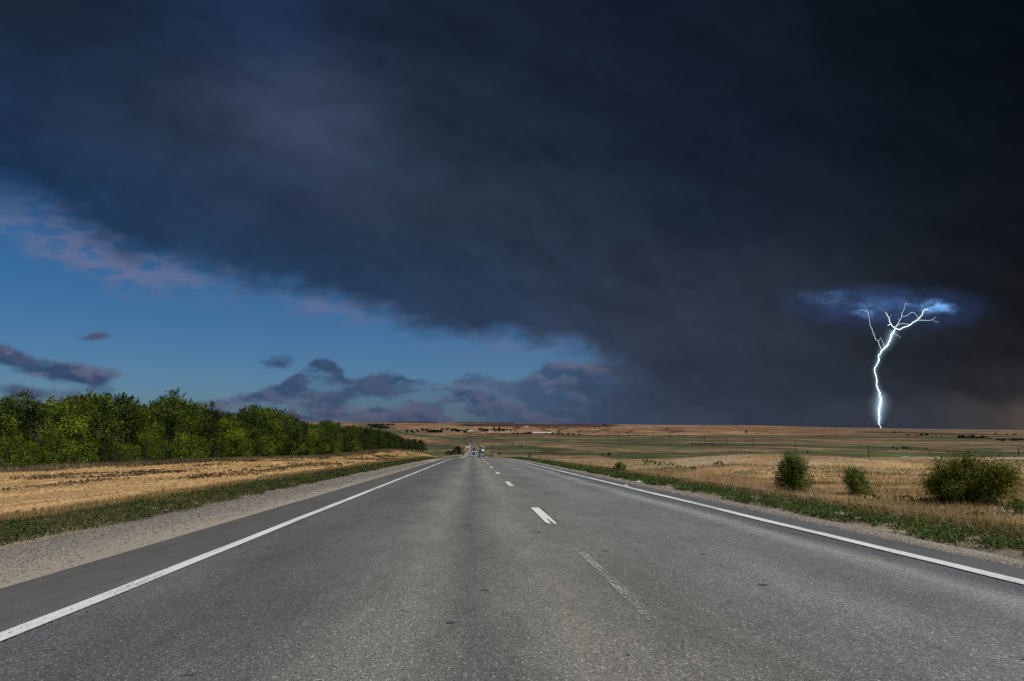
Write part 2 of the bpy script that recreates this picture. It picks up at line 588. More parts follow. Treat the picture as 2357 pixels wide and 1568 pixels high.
ZY = [-60, 0, 60, 95, 115, 135, 180, 230, 270, 330, 400, 600, 800, 950, 1200, 1500]
ZZ = [2.07, 0, -2.07, -3.30, -4.08, -5.00, -7.55, -9.45, -10.95, -12.9, -15.0, -21.2, -26.2, -28.2, -28.64, -28.64]


def zr(Y):
    return pchip(ZY, ZZ, Y)


# far land: height in photo rows (eye level 985) for a few bearings and distances
FY = np.array([900, 1500, 2500, 3200, 4000, 5000, 7500, 12000, 20000.0])
FA = np.array([-900, 600, 1000, 1300, 1700, 2000, 2150, 2400, 3400.0])
FT = np.array([
    [1033, 1014, 1001, 990, 980, 974, 971.5, 973, 976],
    [1033, 1014, 1001, 989, 980, 974, 971.5, 973, 976],
    [1033, 1014, 1001, 990, 982, 976, 973.0, 974, 977],
    [1033, 1014, 1002, 991, 983, 978.5, 976.0, 977, 979],
    [1033, 1014, 1003, 992, 983.5, 980.5, 979.0, 980, 981],
    [1033, 1014, 1004, 995, 989.5, 986.5, 985.0, 984.6, 985],
    [1033, 1014, 1004.5, 997, 992.5, 989.8, 987.8, 987.0, 987],
    [1033, 1014, 1005, 999, 995.5, 993, 991.0, 989.8, 989],
    [1033, 1014, 1005, 999, 995.5, 993, 991.0, 989.8, 989]])


def far_slope(a, Y):
    ly = np.log(np.clip(Y, 900, 20000)); LY = np.log(FY)
    a = np.clip(a, FA[0], FA[-1])
    i = np.clip(np.searchsorted(FA, a) - 1, 0, len(FA) - 2)
    j = np.clip(np.searchsorted(LY, ly) - 1, 0, len(LY) - 2)
    u = (a - FA[i]) / (FA[i + 1] - FA[i]); u = u * u * (3 - 2 * u)
    w = (ly - LY[j]) / (LY[j + 1] - LY[j])
    y = (FT[i, j] * (1 - u) + FT[i + 1, j] * u) * (1 - w) + (FT[i, j + 1] * (1 - u) + FT[i + 1, j + 1] * u) * w
    return (985.0 - y) / FPX


DASH_X = 1.43


def road_centre(Y):
    return pchip([-60, 1100, 1300, 1465, 1977, 2350, 2700, 3300, 4000, 5200], [DASH_X, DASH_X, -1.5, -12, -76, -172, -280, -430, -620, -900], Y)


def road_left(Y):
    Y = np.asarray(Y, float)
    return road_centre(Y) - (DASH_X + 4.86) + 1.7 * sst(Y, 105, 300)


def road_right(Y):
    return road_centre(Y) + (6.47 - DASH_X) - 0.5 * sst(Y, 105, 300)


def H(X, Y, corridor=True):
    X = np.asarray(X, float) + 0 * np.asarray(Y, float); Y = np.asarray(Y, float) + 0 * X
    plane = -0.0345 * Y
    z = zr(Y)
    xr = X - (road_centre(Y) - DASH_X)
    # left: the stubble field keeps its own slope above the road and ends in a low brow
    L = sst(-xr, 9.0, 20.0)
    brow = plane + 1.1 * sst(Y, 110, 165) * (1 - sst(Y, 205, 262)) + 0.25 * L * sst(Y, 20, 80)
    zl = brow + (z - 9.0 * sst(Y, 262, 330) * (1 - sst(Y, 420, 900)) - brow) * sst(Y, 225, 320)
    z = z + (zl - z) * L
    # right: down off the embankment into a dry meadow, then over a brow into the valley
    Rr = sst(xr, 8.5, 15.0)
    z = z - 1.15 * Rr * sst(Y, -5, 12) * (1 - sst(Y, 60, 130))
    z = z - 9.0 * sst(xr, 11, 45) * sst(Y, 112, 250) * (1 - sst(Y, 380, 900))
    m = Rr * (1 - sst(Y, 120, 160))
    z = z + m * (0.9 * (fbm(X / 26 + 3, Y / 26, 5, 3) - 0.5) + 0.25 * (fbm(X / 6, Y / 6, 9, 3) - 0.5))
    z = z + m * 1.3 * np.exp(-((X - 44) / 16) ** 2 - ((Y - 92) / 13) ** 2)
    z = z + m * 0.9 * np.exp(-((X - 27) / 10) ** 2 - ((Y - 66) / 9) ** 2) - m * 0.9 * np.exp(-((X - 22) / 8) ** 2 - ((Y - 80) / 14) ** 2)
    z = z + L * (1 - sst(Y, 190, 240)) * 0.22 * (fbm(X / 5, Y / 5, 21, 4) - 0.5)
    # far land
    a = X / np.maximum(Y, 1) * FPX + 1090
    zf = far_slope(a, Y) * Y + EYE
    k = sst(Y, 950, 1450)
    z = z * (1 - k) + zf * k
    far = sst(Y, 300, 1500)
    z = z + far * 1.6 * (fbm(X / 180, Y / 180, 31, 4) - 0.5) + sst(Y, 2200, 3200) * 9.0 * (fbm(X / 420, Y / 420, 41, 4) - 0.5) * (1 - sst(Y, 4500, 6500))
    if corridor:
        e = np.minimum(X - (road_left(Y) - 2.2), road_right(Y) + 0.75 - X)
        z = z - (0.06 + 0.9 * sst(Y, 110, 420)) * sst(e, -0.5 - 4.0 * sst(Y, 200, 600), 0.3)
    return z


def at(x, y, y0=2.0, y1=11000.0):
    """the point of the land seen at photo position (x, y)"""
    d = raydir(x, y)
    Ys = np.geomspace(y0, y1, 6000)
    Xs = d[0] / d[1] * Ys
    Zs = EYE + d[2] / d[1] * Ys
    hit = np.nonzero(Zs <= H(Xs, Ys, False))[0]
    k = hit[0] if len(hit) else -1
    return float(Xs[k]), float(Ys[k]), float(H(Xs[k], Ys[k]))


def along(x, Y):
    """ground point at distance Y on the bearing of photo column x (near eye level)"""
    d = raydir(x, 1000)
    X = d[0] / d[1] * Y
    return X, Y, float(H(X, Y))


# ================================================================ land cover colours
def lerp(a, b, f):
    return a + (np.asarray(b) - a) * f[..., None]


STRAW = (0.41, 0.265, 0.120); STRAW2 = (0.27, 0.170, 0.080); SOIL = (0.10, 0.062, 0.036)
DRY = (0.36, 0.25, 0.125); DRY2 = (0.25, 0.155, 0.08); GREY = (0.27, 0.215, 0.145)
OLIVE = (0.060, 0.058, 0.027); GREEN = (0.038, 0.050, 0.020); BROWN = (0.078, 0.054, 0.032); TAN = (0.165, 0.114, 0.062)
HILL = (0.155, 0.085, 0.044); HILL2 = (0.235, 0.145, 0.078); PLOW = (0.042, 0.022, 0.018); FARB = (0.17, 0.125, 0.095); FARG = (0.045, 0.062, 0.062)


def cover(X, Y):
    c = np.zeros(X.shape + (3,)) + np.array(TAN)
    xr = X - (road_centre(Y) - DASH_X)
    a, py = project(X, Y, H(X, Y, False))
    # ---- near left field
    rows_ = fbm(xr / 1.1, Y / 30, 51, 4, 0.6)
    cl = lerp(np.zeros_like(c) + np.array(STRAW), STRAW2, sst(rows_, 0.42, 0.62))
    clods = fbm(xr / 2.4 + 7, Y / 9, 61, 5, 0.65)
    cl = lerp(cl, SOIL, 0.85 * sst(clods, 0.53, 0.63))
    cl = lerp(cl, (0.36, 0.185, 0.06), 0.6 * sst(fbm(xr / 5, Y / 14, 71, 3), 0.58, 0.7))
    rowx = row_x(Y)
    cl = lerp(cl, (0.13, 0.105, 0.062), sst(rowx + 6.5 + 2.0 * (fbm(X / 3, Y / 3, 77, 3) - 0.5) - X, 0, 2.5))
    # ---- near right meadow
    cr = lerp(np.zeros_like(c) + np.array(DRY), DRY2, sst(fbm(xr / 7, Y / 7, 81, 5, 0.6), 0.42, 0.58))
    cr = lerp(cr, (0.115, 0.080, 0.045), 0.7 * sst(fbm(xr / 9 + 3, Y / 6, 83, 5, 0.6), 0.54, 0.64))
    cr = lerp(cr, (0.16, 0.115, 0.07), 0.75 * sst(Y + 22 * (fbm(X / 14, Y / 10, 87, 4) - 0.5), 78, 100))
    cr = lerp(cr, GREY, 0.8 * sst(fbm(xr / 11 + 9, Y / 11, 91, 4), 0.52, 0.64))
    cr = lerp(cr, (0.085, 0.085, 0.03), 0.75 * sst(fbm(xr / 5 + 4, Y / 4, 95, 4, 0.6) - 0.10 * sst(Y, 30, 55), 0.535, 0.62))
    # ---- valley
    n1 = fbm(X / 240 + 2, Y / 240, 101, 5, 0.6); n2 = fbm(X / 90, Y / 120, 111, 5, 0.62); n3 = fbm(X / 500, Y / 260, 121, 4)
    cv = lerp(np.zeros_like(c) + np.array(OLIVE), BROWN, sst(n1, 0.44, 0.60))
    cv = lerp(cv, TAN, 0.9 * sst(n2 + 0.5 * (n3 - 0.5), 0.50, 0.62))
    cv = lerp(cv, GREEN, 0.9 * sst(fbm(X / 170 + 5, Y / 100, 131, 4), 0.56, 0.66))
    cv = lerp(cv, (0.115, 0.07, 0.038), 0.5 * sst(fbm(X / 330 + 1, Y / 90, 137, 4), 0.58, 0.68))
    # ---- hill faces
    hn = fbm(X / 300, Y / 420, 141, 5, 0.6)
    ch = lerp(np.zeros_like(c) + np.array(HILL), HILL2, sst(hn, 0.46, 0.62))
    ch = lerp(ch, (0.11, 0.068, 0.045), 0.7 * sst(fbm(X / 260 + 8, Y / 200, 151, 5, 0.6), 0.50, 0.62))
    # far right plain is greyer
    ch = lerp(ch, (0.125, 0.082, 0.052), 0.7 * sst(a, 1750, 2300))
    ch = lerp(ch, FARB, 0.6 * sst(a, 1850, 2250) * sst(Y, 4800, 6500))
    hillf = sst(Y + 260 * (fbm(X / 300, Y / 300, 161, 3) - 0.5), 2380 + 300 * sst(a, 1700, 2200), 2620 + 700 * sst(a, 1700, 2200))
    # hill foot comes nearer on the left of the road
    hl = sst(1075 - a, 0, 60) * sst(Y + 200 * (fbm(X / 200, Y / 200, 163, 3) - 0.5), 1250, 1700)
    cf = lerp(cv, ch, np.maximum(hillf, 0.85 * hl))
    # bands seen across the valley: (row at x0, row at x1, x0, x1, half height, colour, strength)
    bands = [(1002, 1004, 1250, 1900, 0.9, (0.034, 0.042, 0.022), 0.8), (1004, 1011, 1850, 2400, 1.2, (0.036, 0.036, 0.022), 0.85),
             (1023, 1026, 1420, 1800, 1.2, (0.035, 0.030, 0.020), 0.8), (1026, 1029, 1800, 2110, 0.9, (0.032, 0.030, 0.020), 0.8),
             (1028, 1032, 1920, 2210, 2.0, (0.022, 0.048, 0.018), 0.9), (1029, 1033, 1440, 1640, 3.4, (0.050, 0.078, 0.028), 0.5),
             (1012, 1015, 1100, 1700, 2.4, (0.050, 0.060, 0.026), 0.6), (1021, 1025, 2080, 2400, 1.0, (0.022, 0.026, 0.015), 0.9),
             (1038, 1043, 2170, 2400, 1.6, (0.018, 0.040, 0.018), 0.9), (1033, 1036, 2130, 2320, 1.6, (0.020, 0.042, 0.016), 0.85),
             (1046, 1052, 1950, 2140, 3.5, (0.050, 0.075, 0.022), 0.75), (1036, 1047, 1800, 2110, 2.4, (0.075, 0.095, 0.025), 0.7),
             (1018, 1024, 1560, 2400, 1.5, (0.16, 0.11, 0.065), 0.6), (1030, 1036, 2110, 2230, 2.6, (0.13, 0.065, 0.036), 0.8),
             (1005, 1006, 890, 1075, 2.0, (0.17, 0.085, 0.045), 0.7), (1014, 1016, 985, 1060, 1.8, (0.15, 0.09, 0.045), 0.7), (1011, 1012, 965, 1030, 0.9, (0.032, 0.045, 0.02), 0.8),
             (1024, 1026, 960, 1055, 3.0, (0.040, 0.040, 0.018), 0.6), (1022, 1018, 1010, 1075, 2.0, (0.055, 0.062, 0.022), 0.7), (1000, 1012, 930, 1078, 1.3, (0.035, 0.045, 0.022), 0.85),
             (1034, 1040, 1160, 1420, 2.0, (0.060, 0.075, 0.028), 0.7), (1019, 1021, 1100, 1330, 1.4, (0.15, 0.105, 0.06), 0.5),
             (978.5, 979.8, 1045, 1430, 3.0, PLOW, 0.97), (994, 1000, 1960, 2270, 1.5, PLOW, 0.92), (988.5, 994, 1860, 2320, 0.7, (0.055, 0.04, 0.035), 0.85),
             (986, 988.6, 2030, 2180, 0.8, FARG, 0.7), (971.7, 973.4, 760, 1180, 0.9, FARG, 0.5), (974.5, 978.5, 1290, 1560, 0.6, FARG, 0.5), (984.5, 989, 1840, 2090, 0.7, FARG, 0.6),
             (987.8, 990.2, 2150, 2400, 0.9, FARG, 0.8)]
    wob = 1.4 * (fbm(a / 60, Y / 1e9, 171, 3) - 0.5)
    for r0, r1, x0, x1, hh, cc_, st in bands:
        rr = r0 + (r1 - r0) * (a - x0) / (x1 - x0) + wob
        edge = sst(a, x0 - 8, x0 + 30) * (1 - sst(a, x1 - 30, x1 + 8))
        f = (1 - sst(np.abs(py - rr), hh * 0.75, hh * 1.35)) * edge * st * sst(Y, 350, 500)
        cf = lerp(cf, cc_, f)
    # gullies on the hill, drawn as dark brown lines
    gul = [[(1236, 985), (1252, 989), (1263, 993), (1270, 996.5)], [(1308, 985), (1290, 989), (1284, 993), (1290, 997)], [(1340, 990), (1330, 995)],
           [(1402, 987), (1380, 991), (1366, 996)], [(1456, 991), (1440, 997)], [(1528, 991), (1560, 994), (1575, 993)], [(1570, 992), (1540, 997)],
           [(1160, 987), (1120, 992), (1080, 997)], [(1165, 990), (1150, 988)], [(1050, 993), (1085, 999)], [(1120, 998), (1240, 999)], [(1180, 1001), (1100, 1000)]]
    for line in gul:
        for (xa, ya), (xb, yb) in zip(line[:-1], line[1:]):
            dx, dy = xb - xa, yb - ya
            t = np.clip(((a - xa) * dx + (py - ya) * dy * 9) / (dx * dx + dy * dy * 9), 0, 1)
            dd_ = np.hypot((a - xa - t * dx), (py - ya - t * dy) * 3.0)
            cf = lerp(cf, (0.040, 0.026, 0.018), 0.95 * (1 - sst(dd_, 1.8, 4.2)) * sst(Y, 1800, 2200))
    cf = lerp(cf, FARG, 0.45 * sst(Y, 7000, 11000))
    near = 1 - sst(Y + 30 * (fbm(X / 25, Y / 25, 181, 3) - 0.5), 128, 175)
    nearl = 1 - sst(Y + 14 * (fbm(X / 9, Y / 9, 183, 3) - 0.5), 248, 268)
    left = (xr < 0)
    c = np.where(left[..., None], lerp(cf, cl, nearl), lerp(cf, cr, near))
    # verges of the road past the crest
    vw = 12 + 38 * sst(Y, 1200, 2200)
    v = (1 - sst(np.abs(xr - 1.0), vw, vw * 1.5 + 6 * fbm(X / 4, Y / 20, 187, 3))) * sst(Y, 118, 160)
    c = lerp(c, lerp(np.zeros_like(c) + np.array((0.070, 0.075, 0.032)), (0.17, 0.115, 0.055), sst(fbm(X / 3, Y / 30, 191, 3), 0.45, 0.6) * (1 - sst(Y, 1000, 1400))), 0.85 * v)
    # bare dirt beside the shoulders near the camera
    dl = (1 - sst(np.abs(xr - 0.7), 8.6, 10.2 + 1.2 * (fbm(X / 1.2, Y / 2.5, 193, 3) - 0.5))) * (1 - sst(Y, 118, 160))
    c = lerp(c, lerp(np.zeros_like(c) + np.array((0.125, 0.105, 0.075)), (0.20, 0.165, 0.12), sst(fbm(X / 0.6, Y / 0.9, 195, 3), 0.4, 0.6)), dl)
    return c


def row_x(Y):                                   # the tree row beside the stubble field
    return -33.0 + 15.0 * (np.asarray(Y, float) - 44.0) / 206.0


# ---------------------------------------------------------------- ground sheet
def ground_material():
    q = mat('open_land')
    ca = q.n('ShaderNodeAttribute'); ca.attribute_name = 'tint'
    pos = q.n('ShaderNodeNewGeometry').outputs['Position']
    xy = q.vm('MULTIPLY', pos, (1, 1, 0))
    ps = q.sep(pos)
    near = q.ss(ps[1], 40.0, 170.0, 1.0, 0.0)
    n_f = q.noise(xy, 7.0, 7.0, 0.68)
    n_m = q.noise(xy, 0.9, 6.0, 0.62)
    n_s = q.noise(q.vm('MULTIPLY', xy, (1.0, 0.7, 0)), 0.045, 7.0, 0.66)
    n_l = q.noise(xy, 0.008, 6.0, 0.62)
    n_v = q.noise(q.vm('MULTIPLY', xy, (0.024, 0.0045, 0)), 1.0, 6.0, 0.68)
    n_w = q.noise(q.vm('MULTIPLY', q.vm('ADD', xy, (300.0, 70.0, 0.0)), (0.006, 0.0040, 0)), 1.0, 6.0, 0.62)
    f = q.add(q.add(q.mul(q.sub(n_f, 0.5), q.mul(near, 2.2)), q.mul(q.sub(n_m, 0.5), q.ss(ps[1], 80, 400, 0.9, 0.0))), q.add(q.mul(q.sub(n_s, 0.5), q.ss(ps[1], 60, 400, 0.2, 1.9)), q.mul(q.sub(n_l, 0.5), q.ss(ps[1], 800, 3000, 0.0, 1.1))))
    f = q.add(f, q.mul(q.add(q.mul(q.sub(n_v, 0.5), 2.1), q.mul(q.sub(n_w, 0.5), 1.2)), q.ss(ps[1], 350, 800)))
    f = q.m('MAXIMUM', q.add(q.ss(ps[1], 300, 700, 1.0, 0.86), f), 0.12)
    c = q.mix(1.0, ca.outputs['Color'], q.comb(f, f, f), 'MULTIPLY')
    # paler specks of loose straw close by
    v = q.voro(q.vm('MULTIPLY', xy, (9.0, 5.0, 0)), 1.0, 'Distance')
    c = q.mix(q.mul(q.ss(v, 0.05, 0.16, 0.55, 0.0), near), c, q.mix(1.0, c, (2.0, 1.9, 1.75), 'MULTIPLY'))
    q.put(q.bsdf.inputs['Base Color'], c)
    q.bsdf.inputs['Roughness'].default_value = 0.95
    q.bsdf.inputs['Specular IOR Level'].default_value = 0.1
    bm = q.n('ShaderNodeBump'); bm.inputs['Strength'].default_value = 0.9; bm.inputs['Distance'].default_value = 0.06
    q.put(bm.inputs['Height'], q.add(q.mul(n_f, 0.5), n_m))
    q.put(bm.inputs['Strength'], q.ss(ps[1], 20, 160, 0.9, 0.15))
    q.put(q.bsdf.inputs['Normal'], bm.outputs[0])
    return q.mat


def build_ground():
    Y = np.concatenate([np.array([-40, -25, -12, -4, 0]), np.geomspace(2.0, 130, 250)[0:], np.geomspace(133, 900, 130), np.geomspace(912, 14000, 330), np.array([16000, 20000, 26000.0])])
    ang = np.concatenate([np.linspace(-1.36, -0.80, 24)[:-1], np.linspace(-0.80, 0.84, 760), np.linspace(0.84, 1.36, 24)[1:]])
    off = 40.0 * np.clip(1 - Y / 120.0, 0, 1)          # the fan starts behind the camera
    t = np.tan(ang)
    X = t[None, :] * (np.maximum(Y, -38) + off)[:, None]
    YY = np.repeat(Y[:, None], len(ang), 1)
    Z = H(X, YY)
    C = cover(X, YY)
    n, m = X.shape
    idx = np.arange(n * m).reshape(n, m)
    F = np.stack([idx[:-1, :-1], idx[:-1, 1:], idx[1:, 1:], idx[1:, :-1]], -1).reshape(-1, 4)
    o = mesh('ground', np.stack([X, YY, Z], -1).reshape(-1, 3), F, ground_material(), smooth=True, col=C.reshape(-1, 3))
    tag(o, 'rolling dry farmland with stubble, meadow, green valley floor and brown hills', kind='structure')


build_ground()


# ---------------------------------------------------------------- road
def lift(Y):
    return 0.004 + 0.00012 * np.asarray(Y, float)


def road_z(X, Y):
    """surface of the carriageway: the profile, a slight crown, the ruts near the right edge"""
    X = np.asarray(X, float); Y = np.asarray(Y, float)
    xr = X - (road_centre(Y) - DASH_X)
    k = sst(Y, 950, 1450)
    base = zr(Y) * (1 - k) + (far_slope(road_centre(Y) / np.maximum(Y, 1) * FPX + 1090, Y) * Y + EYE + 0.5) * k
    base = base + sst(Y, 1500, 2600) * 2.0
    base = base + 0.035 * np.exp(-((xr - 4.6) / 0.45) ** 2) * (fbm(0 * Y + 3.3, Y / 6, 203, 2) - 0.35) * (Y > 2) * (1 - sst(Y, 100, 140))
    base = base - 0.05 * np.exp(-((xr - 5.4) / 0.35) ** 2) * fbm(0 * Y + 1.3, Y / 5, 207, 2) * (1 - sst(Y, 100, 140))
    base = base - 0.018 * np.clip(np.abs(xr - 1.2) - 3.0, 0, 3)
    return base


YR = np.concatenate([np.linspace(-30, 2, 20), np.geomspace(2.3, 140, 210), np.geomspace(143, 1400, 120), np.geomspace(1420, 3700, 130)])


def ribbon(name, fl, fr, m, nx=2, up=0.0, drop_l=0.0, drop_r=0.0, Y=None, zf=None):
    Y = YR if Y is None else np.asarray(Y, float)
    t = np.linspace(0, 1, nx + 1)
    X = fl(Y)[:, None] * (1 - t) + fr(Y)[:, None] * t
    YY = np.repeat(Y[:, None], nx + 1, 1)
    Z = (zf or road_z)(X, YY) + lift(YY) * (1 + up) + up * 0.004
    dw = np.zeros(nx + 1); dw[0] = drop_l; dw[-1] = drop_r
    Z = Z - dw
    idx = np.arange(X.size).reshape(X.shape)
    F = np.stack([idx[:-1, :-1], idx[:-1, 1:], idx[1:, 1:], idx[1:, :-1]], -1).reshape(-1, 4)
    return mesh(name, np.stack([X, YY, Z], -1).reshape(-1, 3), F, m, smooth=True)


def asphalt_material():
    q = mat('worn_asphalt')
    pos = q.n('ShaderNodeNewGeometry').outputs['Position']
    xy = q.vm('MULTIPLY', pos, (1, 1, 0))
    ps = q.sep(pos)
    wob = q.noise(q.vm('MULTIPLY', xy, (0.3, 0.12, 0)), 1.0, 4.0, 0.5)
    xw = q.add(ps[0], q.mul(q.sub(wob, 0.5), 1.1))
    # wear across the width: shoulders, wheel tracks, oil strip, seam
    t = q.ss(xw, -5.2, 6.6, 0.0, 1.0, lin=True)
    w = lambda x: (x + 5.2) / 11.8
    K = 0.86
    st_ = [(-5.2, (0.074, 0.073, 0.070)), (-3.75, (0.078, 0.077, 0.074)), (-3.3, (0.100, 0.102, 0.106)), (-2.4, (0.084, 0.088, 0.094)),
           (-1.5, (0.108, 0.109, 0.110)), (-0.6, (0.182, 0.177, 0.164)), (0.0, (0.104, 0.104, 0.103)), (0.75, (0.184, 0.178, 0.162)), (1.5, (0.146, 0.141, 0.130)),
           (2.4, (0.136, 0.138, 0.138)), (3.4, (0.160, 0.162, 0.162)), (4.3, (0.132, 0.138, 0.142)), (4.85, (0.215, 0.218, 0.218)), (5.3, (0.096, 0.101, 0.108)), (5.8, (0.080, 0.085, 0.092)), (6.6, (0.078, 0.082, 0.087))]
    base = q.ramp(t, [(w(x), tuple(K * v for v in c_)) for x, c_ in st_], 'LINEAR')
    big = q.noise(q.vm('MULTIPLY', xy, (1.0, 0.35, 0)), 0.7, 6.0, 0.6)
    med = q.noise(q.vm('MULTIPLY', xy, (1.6, 0.5, 0)), 3.0, 6.0, 0.65)
    f = q.add(1.0, q.add(q.mul(q.sub(big, 0.5), 0.95), q.mul(q.sub(med, 0.5), 0.65)))
    c = q.mix(1.0, base, q.comb(f, f, f), 'MULTIPLY')
    # aggregate: pale and dark stones in the binder; the shoulder strips have a finer, newer surface
    shoulder = q.m('MAXIMUM', q.ss(ps[0], -3.75, -3.5, 1.0, 0.0), q.ss(ps[0], 5.55, 5.75))
    agg = q.sub(1.0, q.mul(shoulder, 0.7))
    cell = q.n('ShaderNodeTexVoronoi'); q.put(cell.inputs['Vector'], xy); cell.inputs['Scale'].default_value = 72.0
    cc2 = q.sep(cell.outputs['Color'])
    cell2 = q.n('ShaderNodeTexVoronoi'); q.put(cell2.inputs['Vector'], xy); cell2.inputs['Scale'].default_value = 46.0
    ce2 = q.sep(cell2.outputs['Color'])
    stone = q.mul(q.ss(cc2[0], 0.55, 0.95, 0.0, 1.0), q.ss(cell.outputs['Distance'], 0.25, 0.55, 1.0, 0.0))
    stone2 = q.mul(q.ss(ce2[1], 0.72, 0.95, 0.0, 1.0), q.ss(cell2.outputs['Distance'], 0.22, 0.5, 1.0, 0.0))
    dark = q.mul(q.ss(cc2[1], 0.60, 0.95, 0.0, 1.0), q.ss(cell.outputs['Distance'], 0.3, 0.65, 1.0, 0.0))
    fine = q.noise(xy, 210.0, 3.0, 0.6)
    gr = q.add(q.mul(q.sub(fine, 0.5), 1.3), q.add(q.add(q.mul(stone, 1.5), q.mul(stone2, 1.4)), q.mul(dark, -0.80)))
    gr = q.m('MAXIMUM', q.add(q.sub(1.0, q.mul(agg, 0.20)), q.mul(gr, agg)), 0.12)
    c = q.mix(1.0, c, q.comb(gr, gr, q.mul(gr, 0.985)), 'MULTIPLY')
    # tar spots and bare patches
    sp = q.n('ShaderNodeTexVoronoi'); q.put(sp.inputs['Vector'], q.vm('ADD', xy, q.vm('SCALE', q.noise(xy, 14.0, 2.0, 0.5, out='Color'), scale=0.10)))
    sp.inputs['Scale'].default_value = 2.6
    sps = q.sep(sp.outputs['Color'])
    spot = q.mul(q.ss(sps[0], 0.42, 0.44), q.ss(sp.outputs['Distance'], q.mul(q.mul(sps[1], sps[1]), 0.15), q.add(q.mul(q.mul(sps[1], sps[1]), 0.15), 0.02), 1.0, 0.0))
    c = q.mix(q.mul(spot, 0.92), c, (0.016, 0.024, 0.034))
    # transverse cracks and the lane seam
    for y0, amp, wd, st in ((11.55, 0.35, 0.016, 0.75), (27.6, 0.7, 0.05, 0.55), (46.0, 1.2, 0.10, 0.5), (17.8, 0.5, 0.014, 0.35)):
        cn_ = q.noise(q.comb(q.mul(ps[0], 0.9), y0, 0.0), 1.0, 6.0, 0.6)
        dist = q.m('ABSOLUTE', q.sub(ps[1], q.add(y0, q.mul(q.sub(cn_, 0.5), amp))))
        c = q.mix(q.mul(q.mul(q.ss(dist, 0.0, wd, 1.0, 0.0), st), q.ss(q.noise(xy, 1.2, 3.0), 0.36, 0.52)), c, (0.028, 0.030, 0.032))
    sn = q.noise(q.comb(5.0, q.mul(ps[1], 0.5), 0.0), 1.0, 6.0, 0.6)
    sd = q.m('ABSOLUTE', q.sub(ps[0], q.add(1.62, q.mul(q.sub(sn, 0.5), 0.18))))
    c = q.mix(q.mul(q.ss(sd, 0.0, 0.035, 0.62, 0.0), q.mul(q.ss(q.noise(xy, 0.8, 3.0), 0.42, 0.56), q.ss(ps[1], 9.0, 14.0))), c, (0.035, 0.037, 0.04))
    ld = q.m('ABSOLUTE', q.sub(ps[0], q.add(-2.35, q.mul(q.sub(sn, 0.5), 0.5))))
    c = q.mix(q.mul(q.ss(ld, 0.0, 0.02, 0.55, 0.0), q.ss(q.noise(xy, 1.1, 3.0), 0.5, 0.62)), c, (0.03, 0.036, 0.045))
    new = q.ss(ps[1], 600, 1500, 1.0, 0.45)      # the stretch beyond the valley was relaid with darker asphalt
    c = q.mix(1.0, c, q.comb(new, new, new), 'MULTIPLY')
    q.put(q.bsdf.inputs['Base Color'], c)
    q.put(q.bsdf.inputs['Roughness'], q.ss(big, 0.3, 0.7, 0.80, 0.92))
    q.bsdf.inputs['Specular IOR Level'].default_value = 0.3
    bm = q.n('ShaderNodeBump'); bm.inputs['Distance'].default_value = 0.004
    q.put(bm.inputs['Strength'], q.mul(q.ss(ps[1], 6, 60, 0.65, 0.05), agg))
    q.put(bm.inputs['Height'], q.add(q.mul(cell.outputs['Distance'], -1.0), fine))
    q.put(q.bsdf.inputs['Normal'], bm.outputs[0])
    return q.mat


M_ASPH = asphalt_material()
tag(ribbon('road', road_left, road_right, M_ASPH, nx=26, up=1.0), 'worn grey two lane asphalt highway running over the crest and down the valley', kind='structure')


def gravel_material():
    q = mat('roadside_gravel')
    pos = q.n('ShaderNodeNewGeometry').outputs['Position']
    xy = q.vm('MULTIPLY', pos, (1, 1, 0)); ps = q.sep(pos)
    big = q.noise(q.vm('MULTIPLY', xy, (1, 0.3, 0)), 1.2, 6.0, 0.6)
    c = q.mix(q.ss(big, 0.35, 0.65), (0.20, 0.185, 0.165), (0.255, 0.225, 0.185))
    # sandy next to the asphalt, stony further out
    sandy = q.m('MAXIMUM', q.ss(q.add(ps[0], q.mul(q.sub(big, 0.5), 1.2)), -6.0, -5.3), 0.0)
    c = q.mix(q.mul(q.m('MINIMUM', sandy, q.ss(ps[0], 0.0, -1.0)), 0.75), c, (0.27, 0.235, 0.185))
    out_ = c
    for sc, st in ((26.0, 1.0), (55.0, 0.8), (11.0, 0.5)):
        v = q.n('ShaderNodeTexVoronoi'); q.put(v.inputs['Vector'], xy); v.inputs['Scale'].default_value = sc
        k = q.sep(v.outputs['Color'])
        stone = q.mul(q.ss(k[0], 0.5, 0.8), q.ss(v.outputs['Distance'], 0.2, 0.5, st, 0.0))
        out_ = q.mix(stone, out_, q.mix(k[1], (0.09, 0.088, 0.086), (0.33, 0.31, 0.29)))
        gap = q.mul(q.ss(k[2], 0.62, 0.9), q.ss(v.outputs['Distance'], 0.15, 0.4, 0.75 * st, 0.0))
        out_ = q.mix(gap, out_, (0.055, 0.05, 0.046))
    q.put(q.bsdf.inputs['Base Color'], out_)
    q.bsdf.inputs['Roughness'].default_value = 0.95
    q.bsdf.inputs['Specular IOR Level'].default_value = 0.15
    bm = q.n('ShaderNodeBump'); bm.inputs['Distance'].default_value = 0.02
    q.put(bm.inputs['Strength'], q.ss(ps[1], 6, 70, 0.8, 0.1))
    v = q.n('ShaderNodeTexVoronoi'); q.put(v.inputs['Vector'], xy); v.inputs['Scale'].default_value = 26.0
    q.put(bm.inputs['Height'], q.add(q.mul(v.outputs['Distance'], -1.0), q.noise(xy, 60.0, 4.0)))
    q.put(q.bsdf.inputs['Normal'], bm.outputs[0])
    return q.mat


